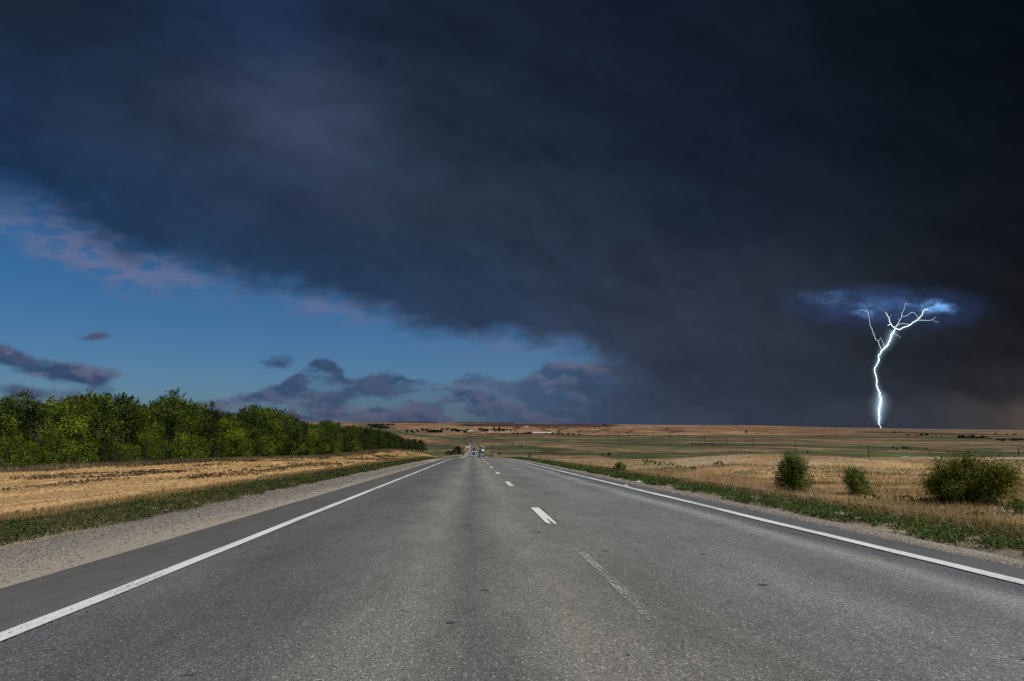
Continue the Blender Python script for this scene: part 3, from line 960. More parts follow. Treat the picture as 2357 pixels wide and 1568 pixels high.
M_GRAV = gravel_material()
jl = lambda Y: 0.30 * (fbm(Y / 1.1, 0 * Y + 5.5, 301, 4, 0.6) - 0.5)
tag(ribbon('gravel_shoulder', lambda Y: road_left(Y) - 2.25 + jl(Y) * 1.3, lambda Y: road_left(Y) + 0.02 + 0.25 * jl(Y + 50), M_GRAV, nx=5, drop_l=0.07), 'wide sandy gravel shoulder along the left edge of the road', kind='structure')
tag(ribbon('gravel_shoulder', lambda Y: road_right(Y) - 0.02 + 0.25 * jl(Y + 90), lambda Y: road_right(Y) + 0.78 + jl(Y + 20), M_GRAV, nx=4, drop_r=0.07), 'narrow stony gravel shoulder along the right edge of the road', kind='structure')


def paint_material(name, wear, streak=False):
    q = mat(name)
    pos = q.n('ShaderNodeNewGeometry').outputs['Position']
    xy = q.vm('MULTIPLY', pos, (1, 1, 0))
    n = q.noise(xy, 26.0, 5.0, 0.7); n2 = q.noise(q.vm('MULTIPLY', xy, (1, 0.2, 0)), 2.2, 5.0, 0.6)
    c = q.mix(q.ss(n, 0.35, 0.7), (0.42, 0.43, 0.42), (0.62, 0.63, 0.62))
    q.put(q.bsdf.inputs['Base Color'], c)
    q.bsdf.inputs['Roughness'].default_value = 0.7
    tr = q.n('ShaderNodeBsdfTransparent')
    mx = q.n('ShaderNodeMixShader')
    cell = q.voro(xy, 78.0)
    k = q.add(q.add(q.mul(n, 0.7), q.mul(n2, 0.55)), q.mul(cell, 0.25))
    if streak:
        ps = q.sep(pos)
        s = q.noise(q.vm('MULTIPLY', xy, (16.0, 0.5, 0)), 1.0, 3.0, 0.6)
        k = q.add(k, q.mul(q.sub(s, 0.45), q.ss(ps[1], 13.6, 11.7, 0.0, 4.2)))
    q.put(mx.inputs[0], q.ss(k, 0.735 - wear + 0.30, 0.735 - wear + 0.40))
    q.nt.links.new(q.bsdf.outputs[0], mx.inputs[1]); q.nt.links.new(tr.outputs[0], mx.inputs[2])
    q.nt.links.new(mx.outputs[0], q.out.inputs[0])
    return q.mat


M_PAINT = paint_material('road_paint', 0.25)
M_PAINT_S = paint_material('road_paint_scraped', 0.13, True)
M_PAINT_F = paint_material('road_paint_faded', 0.40)
wl = lambda Y: 0.045 * (fbm(Y / 7.0, 0 * Y + 2.2, 311, 3) - 0.5) + 0.02 * (fbm(Y / 1.7, 0 * Y, 313, 2) - 0.5)
lx = lambda Y: road_left(Y) + 1.35 - 0.35 * sst(Y, 105, 300)
rx = lambda Y: road_right(Y) - 0.71 + 0.0 * Y


def marking(f, w, m, Y):
    o = ribbon('road_marking', lambda Y: f(Y) - w / 2, lambda Y: f(Y) + w / 2, m, nx=2, up=2.4, Y=Y)
    return tag(o, None, None, 'painted road markings', 'structure')


tag(marking(lambda Y: lx(Y) + wl(Y), 0.18, M_PAINT, np.concatenate([np.linspace(-20, 2, 12), np.geomspace(2.1, 700, 420)])), 'solid white line along the left edge of the road')
tag(marking(lambda Y: rx(Y) + 1.6 * wl(Y + 40), 0.18, M_PAINT, np.concatenate([np.linspace(-20, 2, 12), np.geomspace(2.1, 700, 420)])), 'solid white line along the right edge of the road')
k0 = 0
for k in range(28):
    ya = 11.75 + 12.2 * k
    o = marking(lambda Y: road_centre(Y) + 0.03, 0.19 + 0.0004 * ya, M_PAINT_S if k == 0 else M_PAINT, np.linspace(ya, ya + 3.35, 12))
    tag(o, 'white centre dash, the nearest one, scraped at its near end' if k == 0 else 'white dash of the broken centre line further up the road')
tag(marking(lambda Y: road_centre(Y) + 0.02 + 0.5 * wl(Y), 0.11, M_PAINT_F, np.linspace(5.2, 8.9, 30)), 'almost worn away white centre dash in the foreground')

# ================================================================ grass and straw (nobody could count it)
M_GRASS = foliage('grass_blades', 0.25, 0.8)


def mixc(cols, f, jit=0.22):
    """random colours between list entries, f in 0..1 picks along the list"""
    cols = np.asarray(cols, float)
    k = np.clip(f * (len(cols) - 1), 0, len(cols) - 1.001)
    i = k.astype(int); t = (k - i)[:, None]
    c = cols[i] * (1 - t) + cols[i + 1] * t
    return c * (1 + jit * rng.normal(size=(len(f), 1))).clip(0.4, 1.9)


def blades(name, X, Y, h, w, lean, C, label, zoff=-0.01):
    """one thin three-cornered blade per point"""
    n = len(X)
    Z = H(X, Y) + zoff
    th = rng.uniform(0, 2 * math.pi, n)
    ld = rng.uniform(0, 2 * math.pi, n)
    l = lean * rng.random(n) * h
    B = np.stack([X, Y, Z], -1)
    s = np.stack([np.cos(th), np.sin(th), 0 * th], -1) * (w / 2)[:, None]
    top = B + np.stack([np.cos(ld) * l, np.sin(ld) * l, h * np.sqrt(np.clip(1 - (l / h) ** 2, 0.05, 1))], -1)
    V = np.stack([B - s, B + s, top], 1).reshape(-1, 3)
    F = np.arange(3 * n).reshape(-1, 3)
    return tag(mesh(name, V, F, M_GRASS, col=np.repeat(C, 3, 0)), label, None, None, 'stuff')


def leaves_flat(name, X, Y, z, size, C, label, tilt=0.8, asp=0.5):
    """small leaves or straw bits lying or leaning at random, one quad each"""
    n = len(X)
    P = np.stack([X, Y, H(X, Y) + z], -1)
    u = rng.normal(size=(n, 3)); u[:, 2] *= tilt
    u /= np.linalg.norm(u, axis=1)[:, None]
    v = np.cross(u, rng.normal(size=(n, 3))); v /= np.linalg.norm(v, axis=1)[:, None]
    a = size[:, None] * u * 0.5; b = size[:, None] * v * 0.5 * asp
    V = np.stack([P - a, P + b, P + a, P - b], 1).reshape(-1, 3)
    return tag(mesh(name, V, np.arange(4 * n).reshape(-1, 4), M_GRASS, col=np.repeat(C, 4, 0)), label, None, None, 'stuff')


def logY(n, a, b):
    return np.exp(rng.uniform(math.log(a), math.log(b), n))


# green weeds on the left verge
n = 180000
Y = logY(n, 4.0, 150)
edge_in = road_left(Y) - 2.05 + 0.5 * (fbm(Y / 1.5, 0 * Y, 401, 4) - 0.5)
wd_ = 2.2 + 0.8 * (fbm(Y / 4.0, 0 * Y + 3, 403, 3) - 0.5)
X = edge_in - wd_ * rng.beta(1.0, 1.15, n)
den = fbm(X / 0.35, Y / 0.5, 405, 3)
keep = rng.random(n) < sst(den, 0.22, 0.42)
X, Y = X[keep], Y[keep]
sc = np.maximum(1, Y / 14) ** 0.72
f = np.clip(fbm(X / 0.5, Y / 0.8, 407, 3) + 0.25 * rng.normal(size=len(X)), 0, 1)
C = mixc([(0.026, 0.038, 0.010), (0.044, 0.060, 0.016), (0.074, 0.090, 0.026), (0.15, 0.12, 0.05)], f)
leaves_flat('grass', X, Y, rng.uniform(0.0, 0.085, len(X)) * np.minimum(sc, 2.0), rng.uniform(0.02, 0.05, len(X)) * sc, C, 'dark green low weeds along the left gravel shoulder')
# dry edge between the weeds and the stubble
n = 60000
Y = logY(n, 8, 170)
X = road_left(Y) - 4.05 - 1.0 * rng.beta(1.3, 1.6, n) + 0.6 * (fbm(Y / 3.0, 0 * Y, 411, 3) - 0.5)
sc = np.maximum(1, Y / 14) ** 0.75
C = mixc([(0.16, 0.095, 0.035), (0.30, 0.20, 0.09), (0.42, 0.30, 0.15), (0.09, 0.09, 0.035)], np.clip(fbm(X, Y / 2, 413, 3) + 0.3 * rng.normal(size=n), 0, 1))
blades('grass', X, Y, rng.uniform(0.06, 0.20, n) * sc ** 0.6, 0.012 * sc, 0.8, C, 'dry straw coloured grass fringe between weeds and stubble')
# stubble and loose straw
n = 170000
Y = logY(n, 11, 190)
row = row_x(Y)
X = (road_left(Y) - 4.6) + (row + 4.5 - (road_left(Y) - 4.6)) * rng.random(n)
sc = np.maximum(1, Y / 16) ** 0.8
fl = fbm(X / 1.3, Y / 5, 421, 4, 0.6)
keep = rng.random(n) < sst(fl, 0.36, 0.54)
X, Y, sc, fl = X[keep], Y[keep], sc[keep], fl[keep]
C = mixc([(0.17, 0.100, 0.042), (0.40, 0.265, 0.115), (0.56, 0.41, 0.21), (0.70, 0.56, 0.33)], np.clip(0.25 + 0.8 * (fl - 0.3) + 0.25 * rng.normal(size=len(X)), 0, 1))
leaves_flat('stubble', X, Y, rng.uniform(0.0, 0.06, len(X)), rng.uniform(0.03, 0.10, len(X)) * sc, C, 'pale cut straw and stubble lying over the left field', tilt=0.5, asp=0.16)
n = 40000
Y = logY(n, 12, 185)
row = row_x(Y)
X = (road_left(Y) - 5.0) + (row + 4.0 - (road_left(Y) - 5.0)) * rng.random(n)
keep = rng.random(n) < sst(fbm((X) / 2.4 + 7, Y / 9, 61, 5, 0.65), 0.50, 0.60)
X, Y = X[keep], Y[keep]
sc = np.maximum(1, Y / 16) ** 0.7
leaves_flat('soil_clods', X, Y, rng.uniform(0.0, 0.05, len(X)), rng.uniform(0.05, 0.13, len(X)) * sc, mixc([(0.05, 0.03, 0.018), (0.12, 0.075, 0.045)], rng.random(len(X))), 'dark earth clods showing between the straw of the field', tilt=0.9, asp=0.7)
# tall weeds in front of the tree row
n = 70000
Y = logY(n, 26, 262)
X = row_x(Y) + 2.2 + 3.2 * rng.normal(size=n) * 0.5 + 1.2 * (fbm(Y / 5, 0 * Y, 431, 3) - 0.5)
sc = np.maximum(1, Y / 30) ** 0.7
C = mixc([(0.055, 0.062, 0.022), (0.11, 0.088, 0.050), (0.19, 0.145, 0.095), (0.30, 0.205, 0.095)], np.clip(fbm(X / 3, Y / 6, 433, 3) + 0.25 * rng.normal(size=n), 0, 1))
blades('grass', X, Y, rng.uniform(0.15, 0.50, n), 0.03 * sc, 0.8, C, 'grey brown dry weeds along the foot of the tree row')

# right verge: green weeds beside the gravel
n = 190000
Y = logY(n, 2.5, 150)
X = road_right(Y) + 0.72 + 0.45 * (fbm(Y / 1.3, 0 * Y, 441, 4) - 0.5) + (2.6 + 1.0 * (fbm(Y / 5.0, 0 * Y, 443, 3) - 0.5)) * rng.beta(1.0, 1.25, n)
keep = rng.random(n) < sst(fbm(X / 0.35, Y / 0.5, 445, 3), 0.30, 0.50)
X, Y = X[keep], Y[keep]
sc = np.maximum(1, Y / 14) ** 0.72
xr_ = X - road_right(Y)
f = np.clip(fbm(X / 0.5, Y / 0.9, 447, 3) + 0.22 * (1.2 - xr_) * 0.4 + 0.25 * rng.normal(size=len(X)), 0, 1)
C = mixc([(0.044, 0.048, 0.014), (0.058, 0.080, 0.020), (0.070, 0.115, 0.028), (0.095, 0.160, 0.042)], f)
dry = sst(xr_ + 1.4 * (fbm(X / 1.5, Y / 3, 449, 3) - 0.5), 1.0, 2.4) * rng.random(len(X)) ** 0.6
C = C * (1 - dry[:, None]) + np.array((0.17, 0.125, 0.06)) * dry[:, None]
leaves_flat('grass', X, Y, rng.uniform(0.0, 0.10, len(X)) * np.minimum(sc, 2.0), rng.uniform(0.025, 0.07, len(X)) * sc, C, 'bright green low weeds along the right gravel shoulder')


# dry meadow on the right
def meadow(n, y0, y1, x0, fan, hs, cols, wd0, lean, label, mask=None, nm='grass', gap=0.0):
    Y = logY(n, y0, y1)
    X0 = road_right(Y) + x0
    X = X0 + (Y * fan + 9.0) * rng.random(n) ** 1.0
    if mask is not None:
        keep = rng.random(n) < mask(X, Y)
        X, Y = X[keep], Y[keep]
    sc = np.maximum(1, Y / 13) ** 0.8
    f = np.clip(fbm(X / 3.5, Y / 3.5, 453, 4, 0.6) * 1.5 - 0.25 + 0.2 * rng.normal(size=len(X)), 0, 1)
    C = mixc(cols, f)
    blades(nm, X, Y, rng.uniform(*hs, len(X)) * np.minimum(sc ** 0.35, 1.6), wd0 * sc, lean, C, label)


TANS = [(0.2200, 0.1290, 0.0630), (0.3520, 0.2322, 0.1092), (0.4576, 0.3268, 0.1680), (0.5280, 0.3956, 0.2268), (0.3696, 0.2752, 0.1596)]
meadow(320000, 3.5, 105, 2.4, 0.95, (0.05, 0.20), TANS, 0.013, 1.0, 'short dry tan grass covering the meadow right of the road', mask=lambda X, Y: sst(fbm(X / 2.2, Y / 3.0, 461, 4, 0.6), 0.30, 0.52))
meadow(60000, 7.5, 70, 2.2, 0.95, (0.14, 0.38), [(0.27, 0.16, 0.085), (0.42, 0.29, 0.165), (0.54, 0.41, 0.24)], 0.010, 0.85, 'taller reddish dry grass in patches of the meadow',
       mask=lambda X, Y: sst(fbm(X / 4.0 + 2, Y / 5.0, 465, 4, 0.6), 0.50, 0.62))
meadow(140000, 4.5, 75, 2.0, 0.95, (0.06, 0.24), [(0.055, 0.056, 0.018), (0.095, 0.092, 0.028), (0.15, 0.12, 0.045)], 0.018, 0.9, 'olive green herbs scattered through the dry meadow',
       mask=lambda X, Y: sst(fbm(X / 3.2 + 4, Y / 2.6, 95, 4, 0.6) - 0.07 * sst(Y, 22, 50), 0.43, 0.55))
meadow(38000, 3.5, 100, 1.7, 0.08, (0.16, 0.42), [(0.38, 0.245, 0.14), (0.54, 0.39, 0.24), (0.27, 0.165, 0.09)], 0.009, 0.8, 'reddish dry grass stalks behind the right verge')


def pebbles(name, X, Y, zz, size, C, label):
    n = len(X)
    base = np.array([(1, 0, 0), (0, 1, 0), (-1, 0, 0), (0, -1, 0), (0, 0, 0.8), (0, 0, -0.4)], float)
    th = rng.uniform(0, 6.28, n); c, s_ = np.cos(th), np.sin(th)
    sx = size * rng.uniform(0.6, 1.3, n); sy = size * rng.uniform(0.6, 1.3, n); sz = size * rng.uniform(0.4, 1.0, n)
    B = base[None] * np.stack([sx, sy, sz], -1)[:, None, :] * 0.5
    V = np.stack([B[..., 0] * c[:, None] - B[..., 1] * s_[:, None], B[..., 0] * s_[:, None] + B[..., 1] * c[:, None], B[..., 2]], -1) + np.stack([X, Y, zz], -1)[:, None, :]
    F = np.array([(0, 1, 4), (1, 2, 4), (2, 3, 4), (3, 0, 4), (1, 0, 5), (2, 1, 5), (3, 2, 5), (0, 3, 5)])
    FF = (F[None] + 6 * np.arange(n)[:, None, None]).reshape(-1, 3)
    return tag(mesh(name, V.reshape(-1, 3), FF, M_STONE, col=np.repeat(C, 6, 0)), label, None, None, 'stuff')


M_STONE = foliage('loose_stone', 0.0, 0.9, 0.2)
STN = [(0.06, 0.055, 0.05), (0.13, 0.117, 0.10), (0.19, 0.17, 0.145), (0.26, 0.235, 0.20)]
n = 42000
Y = logY(n, 5.5, 80)
X = road_left(Y) - 0.12 - 2.1 * rng.beta(1.9, 1.1, n)
X = X[rng.random(n) < 1]; sc = np.maximum(1, Y / 10) ** 0.8
pebbles('gravel', X, Y, road_z(X, Y) + lift(Y) + 0.003, rng.uniform(0.007, 0.024, n) * sc * (1 + 0.9 * (rng.random(n) < 0.05)), mixc(STN, rng.random(n)), 'loose grey stones scattered over the left gravel shoulder')
n = 34000
Y = logY(n, 5.5, 90)
X = road_right(Y) + 0.05 + 0.85 * rng.random(n)
sc = np.maximum(1, Y / 9) ** 0.8
pebbles('gravel', X, Y, road_z(X, Y) + lift(Y) - 0.01 * (X - road_right(Y)), rng.uniform(0.014, 0.042, n) * sc, mixc(STN, rng.random(n)), 'loose grey stones along the narrow right gravel shoulder')


# ================================================================ trees and shrubs
M_LEAF = foliage('tree_leaves', 0.16, 0.65)
M_BARK = plain('bark', (0.075, 0.058, 0.045), 0.9, var=0.4, scale=9.0)


def skeleton(seed, height, spread, stems, levels, first=0.12, up=0.55, wob=0.25, taper=0.62):
    """branching sticks: returns list of (points, radii) and the twig ends"""
    r = random.Random(seed)
    sticks, tips = [], []

    def grow(p, d, L, rad, lev):
        pts = [p]; k = 4 if lev else 5
        q = p.copy(); dd_ = d.copy()
        for i in range(k):
            dd_ = (dd_ + Vector((r.uniform(-wob, wob), r.uniform(-wob, wob), r.uniform(-wob * 0.5, wob) + up * 0.08))).normalized()
            q = q + dd_ * (L / k)
            pts.append(q.copy())
        rads = [rad * (1 - 0.72 * i / k) for i in range(k + 1)]
        sticks.append((pts, rads, lev))
        if lev >= levels:
            tips.append((pts[-1], dd_)); tips.append((pts[-2], dd_)); return
        nb = r.randint(3, 5) if lev else r.randint(5, 7)
        for j in range(nb):
            t = r.uniform(first if lev == 0 else 0.2, 1.0)
            i = min(k - 1, int(t * k))
            b = pts[i].lerp(pts[i + 1], t * k - i)
            az = r.uniform(0, 2 * math.pi)
            out = Vector((math.cos(az), math.sin(az), r.uniform(-0.15, 0.75)))
            nd = (dd_ * (0.35 if lev == 0 else 0.6) + out * (0.9 if lev == 0 else 0.75)).normalized()
            grow(b, nd, L * r.uniform(0.42, 0.66) * (1.15 - 0.35 * t), rads[i] * taper, lev + 1)
        tips.append((pts[-1], dd_))
    for s in range(stems):
        az = 2 * math.pi * (s + r.random()) / stems
        lean = spread * r.uniform(0.5, 1.0) if stems > 1 else spread * 0.2
        d = Vector((math.cos(az) * lean, math.sin(az) * lean, 1)).normalized()
        p = Vector((math.cos(az) * 0.12 * (stems > 1), math.sin(az) * 0.12 * (stems > 1), -0.15))
        grow(p, d, height * r.uniform(0.62, 0.8), height * 0.02 * (1.4 if stems == 1 else 1.0), 0)
    return sticks, tips


def crown_arrays(seed, tips, per, sig, size, cols, low_dark=0.0, asp=0.62):
    r = np.random.default_rng(seed)
    T = np.array([list(p) for p, d in tips])
    Dr = np.array([list(d) for p, d in tips])
    n = len(T) * per
    ti = np.repeat(np.arange(len(T)), per)
    spray = r.normal(size=(n, 3)) * np.array([sig, sig, sig * 0.62])
    P = T[ti] + spray + Dr[ti] * r.uniform(-0.6, 0.7, (n, 1)) * sig * 1.6
    tone = r.normal(0, 0.35, len(T))[ti] + r.normal(0, 0.38, n)
    f = np.clip(0.5 + 0.33 * tone, 0, 1)
    cols = np.asarray(cols, float)
    k = np.clip(f * (len(cols) - 1), 0, len(cols) - 1.001); i = k.astype(int); t = (k - i)[:, None]
    C = cols[i] * (1 - t) + cols[i + 1] * t
    nrm = r.normal(size=(n, 3)) + np.array([0, 0, 0.9])
    nrm /= np.linalg.norm(nrm, axis=1)[:, None]
    u = np.cross(nrm, r.normal(size=(n, 3))); u /= np.linalg.norm(u, axis=1)[:, None]
    v = np.cross(nrm, u)
    s = size * r.uniform(0.55, 1.35, (n, 1))
    a = u * s * 0.5; b = v * s * 0.5 * asp
    P[:, 2] = np.maximum(P[:, 2], 0.04)
    V = np.stack([P - a, P + b - a * 0.15, P + a, P - b - a * 0.15], 1).reshape(-1, 3)
    return V, np.arange(4 * n).reshape(-1, 4), np.repeat(C, 4, 0)


TREE_G = [(0.0042, 0.0092, 0.0018), (0.0212, 0.0384, 0.0030), (0.0724, 0.1057, 0.0052), (0.1852, 0.2255, 0.0146)]  # leaf palettes: dark and bright ends imitate inner shade and highlights
TREE_D = [(0.0035, 0.0077, 0.0018), (0.0115, 0.0240, 0.0037), (0.0372, 0.0607, 0.0061), (0.0988, 0.1316, 0.0125)]
TREE_L = [(0.0099, 0.0200, 0.0018), (0.0458, 0.0767, 0.0030), (0.1242, 0.1710, 0.0070), (0.2408, 0.2886, 0.0187)]


def clump_crown(seed, lobes, per_m2, size, cols, sprigs=6, sprig_len=0.34, asp=0.62, zmin=0.03):
    '''leaves on and just inside rounded clumps, with sprigs that break the outline'''
    r = np.random.default_rng(seed)
    Ps, Ns, Ts = [], [], []
    for (c, rad) in lobes:
        c = np.array(c); rad = np.array(rad if np.ndim(rad) else (rad,) * 3, float)
        n = int(per_m2 * 4 * math.pi * (rad[0] * rad[2]))
        d = r.normal(size=(n, 3)); d /= np.linalg.norm(d, axis=1)[:, None]
        rr = np.clip(1 - np.abs(r.normal(0, 0.22, n)) + 0.09 * r.normal(size=n), 0.15, 1.3)
        bump = 1 + 0.16 * np.sin(d[:, 0] * 7 + seed + c[0] * 5) * np.cos(d[:, 1] * 6 + c[1] * 3) + 0.10 * np.sin(d[:, 2] * 11 + c[2] * 7)
        P = c + d * rad * (rr * bump)[:, None]
        tone = r.normal(0, 0.42) + r.normal(0, 0.52, n)
        Ps.append(P); Ns.append(d * 0.9 + r.normal(size=(n, 3)) * 0.75 + np.array([0, 0, 0.35])); Ts.append(tone)
        for k in range(sprigs):
            e = r.normal(size=3); e[2] = abs(e[2]) * 0.9 + 0.1; e /= np.linalg.norm(e)
            L = sprig_len * r.uniform(0.5, 1.2); m = int(10 + 16 * L)
            t = r.random(m)
            dirv = e * 0.6 + np.array([0, 0, 0.6]) + r.normal(0, 0.25, 3)
            P = c + e * rad * 0.92 + dirv * (t * L)[:, None] + r.normal(0, 1, (m, 3)) * (0.10 * (1 - 0.6 * t) * min(1.0, L * 2))[:, None]
            Ps.append(P); Ns.append(r.normal(size=(m, 3)) + np.array([0, 0, 0.4])); Ts.append(r.normal(0.2, 0.4, m))
    P = np.concatenate(Ps); N = np.concatenate(Ns); T = np.concatenate(Ts)
    n = len(P)
    N /= np.linalg.norm(N, axis=1)[:, None]
    f = np.clip(0.45 + 0.33 * T, 0, 1)
    cols = np.asarray(cols, float)
    k = np.clip(f * (len(cols) - 1), 0, len(cols) - 1.001); i = k.astype(int); t = (k - i)[:, None]
    C = cols[i] * (1 - t) + cols[i + 1] * t
    u = np.cross(N, r.normal(size=(n, 3))); u /= np.linalg.norm(u, axis=1)[:, None]
    v = np.cross(N, u)
    s = size * r.uniform(0.5, 1.4, (n, 1))
    P[:, 2] = np.maximum(P[:, 2], zmin)
    a = u * s * 0.5; b = v * s * 0.5 * asp
    V = np.stack([P - a, P + b - a * 0.15, P + a, P - b - a * 0.15], 1).reshape(-1, 3)
    return V, np.arange(4 * n).reshape(-1, 4), np.repeat(C, 4, 0)


def sticks_to(lobes, seed, r0, base_spread=0.15, minz=0.0):
    '''stems from the ground to every clump, each with a few twigs'''
    r = random.Random(seed); mb = MB()
    for (c, rad) in lobes:
        c = Vector(c); q = rad if np.ndim(rad) == 0 else rad[0]
        b = Vector((r.uniform(-1, 1) * base_spread, r.uniform(-1, 1) * base_spread, -0.15))
        mid = b.lerp(c, 0.5) + Vector((r.uniform(-.2, .2) * q, r.uniform(-.2, .2) * q, 0.15 * c.z))
        L = (c - b).length
        mb.tube([b, b.lerp(mid, 0.5), mid, mid.lerp(c, 0.55), c], [r0, r0 * 0.85, r0 * 0.65, r0 * 0.45, r0 * 0.22], 6)
        for k in range(4):
            az = r.uniform(0, 6.28)
            e = c + Vector((math.cos(az), math.sin(az), r.uniform(0.1, 1.1))) * q * r.uniform(0.8, 1.25)
            s_ = mid.lerp(c, r.uniform(0.3, 1.0))
            mb.tube([s_, s_.lerp(e, 0.5) + Vector((0, 0, 0.06 * q)), e], [r0 * 0.3, r0 * 0.2, r0 * 0.08], 4)
    return mb


def make_tree(name, seed, H_, Wd, nl, cols, per_m2=56, size=0.155, open_=0.0):
    r = random.Random(seed)
    lobes = []
    for k in range(nl):
        zz = 0.09 + 0.80 * ((k + 0.5) / nl) ** 0.95
        env = 0.5 * Wd * (math.sin(math.pi * min(1, 0.26 + 0.72 * zz)) ** 0.7)
        az = k * 2.4 + r.uniform(-0.5, 0.5)
        q = r.uniform(0.45, 0.85) if zz < 0.8 else r.uniform(0.0, 0.5)
        rad = r.uniform(0.16, 0.235) * Wd * (1.0 - 0.3 * max(0, zz - 0.6))
        lobes.append(((math.cos(az) * env * q, math.sin(az) * env * q, zz * H_), (rad, rad, rad * r.uniform(0.75, 1.0))))
    for k in range(r.randint(1, 3)):                     # leaders poking out of the top
        az = r.uniform(0, 6.28); q = r.uniform(0.05, 0.28) * Wd
        rad = r.uniform(0.06, 0.10) * Wd
        lobes.append(((math.cos(az) * q, math.sin(az) * q, H_ * r.uniform(0.90, 0.99)), (rad, rad, rad * 1.15)))
    root = empty(name)
    sticks_to(lobes, seed, 0.034, 0.25).build('trunk', M_BARK, root, True)
    V, F, C = clump_crown(seed, lobes, per_m2, size, cols)
    mesh('crown', V, F, M_LEAF, root, col=C)
    return root


def ordinal(i):
    return ['first', 'second', 'third', 'fourth', 'fifth', 'sixth', 'seventh', 'eighth', 'ninth', 'tenth', 'eleventh', 'twelfth', 'thirteenth', 'fourteenth', 'fifteenth', 'sixteenth', 'seventeenth', 'eighteenth', 'nineteenth', 'twentieth'][i]


def drop(o, x, y, rz=None, s=1.0, dz=0.0, sz=None):
    o.location = (x, y, float(H(x, y)) + dz)
    o.rotation_euler = (0, 0, random.uniform(0, 6.28) if rz is None else rz)
    o.scale = (s, s, sz or s)
    return o


protos = []
for k in range(9):
    cols = [TREE_G, TREE_D, TREE_G, TREE_L, TREE_D, TREE_L, TREE_G, TREE_D, TREE_G][k]
    protos.append(make_tree('roadside_tree', 100 + k, 6.0, [5.4, 4.8, 5.8, 5.2, 4.4, 5.6, 5.0, 5.2, 4.6][k], [16, 14, 18, 15, 13, 16, 14, 16, 13][k], cols))
under = [make_tree('roadside_bush', 140 + k, 2.6, 3.2, 9, TREE_L if k != 1 else TREE_G, 60, 0.11) for k in range(3)]
# the rows follow the field edge; heights read from the outline of the real row
OUT = [(-60, 916), (0, 920), (44, 910), (81, 926), (123, 924), (158, 909), (178, 911), (197, 926), (223, 901), (249, 917), (275, 904), (308, 920), (328, 935), (350, 922), (382, 908), (405, 917), (444, 924), (476, 931), (513, 950), (538, 953), (550, 940), (570, 937), (595, 940), (626, 946), (644, 952), (672, 963), (692, 969), (708, 968), (729, 975), (747, 968), (772, 978), (795, 981), (823, 980), (861, 988), (893, 994), (920, 1005), (950, 1010), (978, 1014), (992, 1024)]
OUT_X = [p[0] for p in OUT]; OUT_Y = [p[1] for p in OUT]
row_items = []
Yp = 38.0
while Yp < 252:
    row_items.append(Yp)
    Yp += 2.5 + 0.012 * Yp
used = set()


def place_tree(src, X, Y, top, s_w, label, group):
    z = float(H(X, Y))
    px, _ = project(X, Y, z)
    ytop = np.interp(px, OUT_X, OUT_Y) if top is None else top
    _, yb = project(X, Y, z)
    h = (yb - ytop) / 1.06 / FPX * Y
    o = src if id(src) not in used else copy_tree(src)
    used.add(id(src))
    sz = h / 6.0
    drop(o, X, Y, None, 1, 0)
    o.scale = (sz * s_w, sz * s_w, sz)
    tag(o, label, 'tree', group)
    return o


nrow = len(row_items)
size_words = ['broad', 'dark', 'bushy', 'light green', 'slim dark', 'bright green', 'rounded', 'deep green', 'slim']
for i, Yp in enumerate(row_items):
    X = float(row_x(Yp)) - 1.6 + random.uniform(-0.8, 0.8)
    pk = (i * 4 + 3) % 9 if Yp < 150 else (1, 4, 7)[i % 3]
    fromend = nrow - 1 - i
    if i < 20:
        lab = '%s leafy tree, %s from the left end of the roadside tree row' % (size_words[pk], ordinal(i))
    elif fromend < 20:
        lab = '%s leafy tree, %s from the far end of the roadside tree row' % (size_words[pk], ordinal(fromend))
    else:
        lab = '%s leafy tree in the middle of the roadside tree row' % size_words[pk]
    h_top = None if random.random() < 0.4 else np.interp(project(X, Yp, H(X, Yp))[0], OUT_X, OUT_Y) + random.uniform(8, 34) * (44 / Yp) ** 0.6
    place_tree(protos[pk], X, Yp, h_top, random.uniform(0.95, 1.25), lab, 'trees of the roadside row')
# a second rank close behind fills the row
for i, Yp in enumerate(row_items):
    X = float(row_x(Yp)) - 5.0 + random.uniform(-0.8, 0.8)
    Yb = Yp + 1.6
    place_tree(protos[(i * 5 + 1) % 9 if Yp < 130 else (1, 4, 7)[i % 3]], X, Yb, np.interp(project(X, Yb, H(X, Yb))[0], OUT_X, OUT_Y) + random.uniform(-2, 8) * (44 / Yb) ** 0.5, random.uniform(1.0, 1.3),
               'leafy tree of the back rank, only its top showing behind the front trees', 'back rank of the roadside row')
# low bright shrubs at the foot of the row
for i, (xp, yt, yb) in enumerate(sorted([(30, 1012, 1068), (95, 985, 1066), (150, 1010, 1064), (245, 1000, 1062), (330, 1000, 1060), (405, 995, 1058), (490, 1010, 1055), (600, 1008, 1056), (725, 1015, 1049), (765, 1018, 1048), (812, 1020, 1046), (850, 1022, 1044), (0, 1000, 1070), (60, 1018, 1068), (120, 1020, 1066), (185, 1015, 1063), (285, 1018, 1061), (370, 1016, 1059), (445, 1012, 1057), (545, 1012, 1056)])):
    Yq = np.interp(xp, [0, 300, 600, 800, 900], [44, 58, 88, 132, 178])
    d = raydir(xp, 1040); X = d[0] / d[1] * Yq
    src = under[i % 3]
    o = src if id(src) not in used else copy_tree(src)
    used.add(id(src))
    h = (yb - yt) / FPX * Yq
    drop(o, X + 0.4, Yq, None, h / 2.6 * 1.0)
    tag(o, 'low bright green bush, %s from the left along the foot of the tree row' % ordinal(i), 'bush', 'bushes at the foot of the tree row')

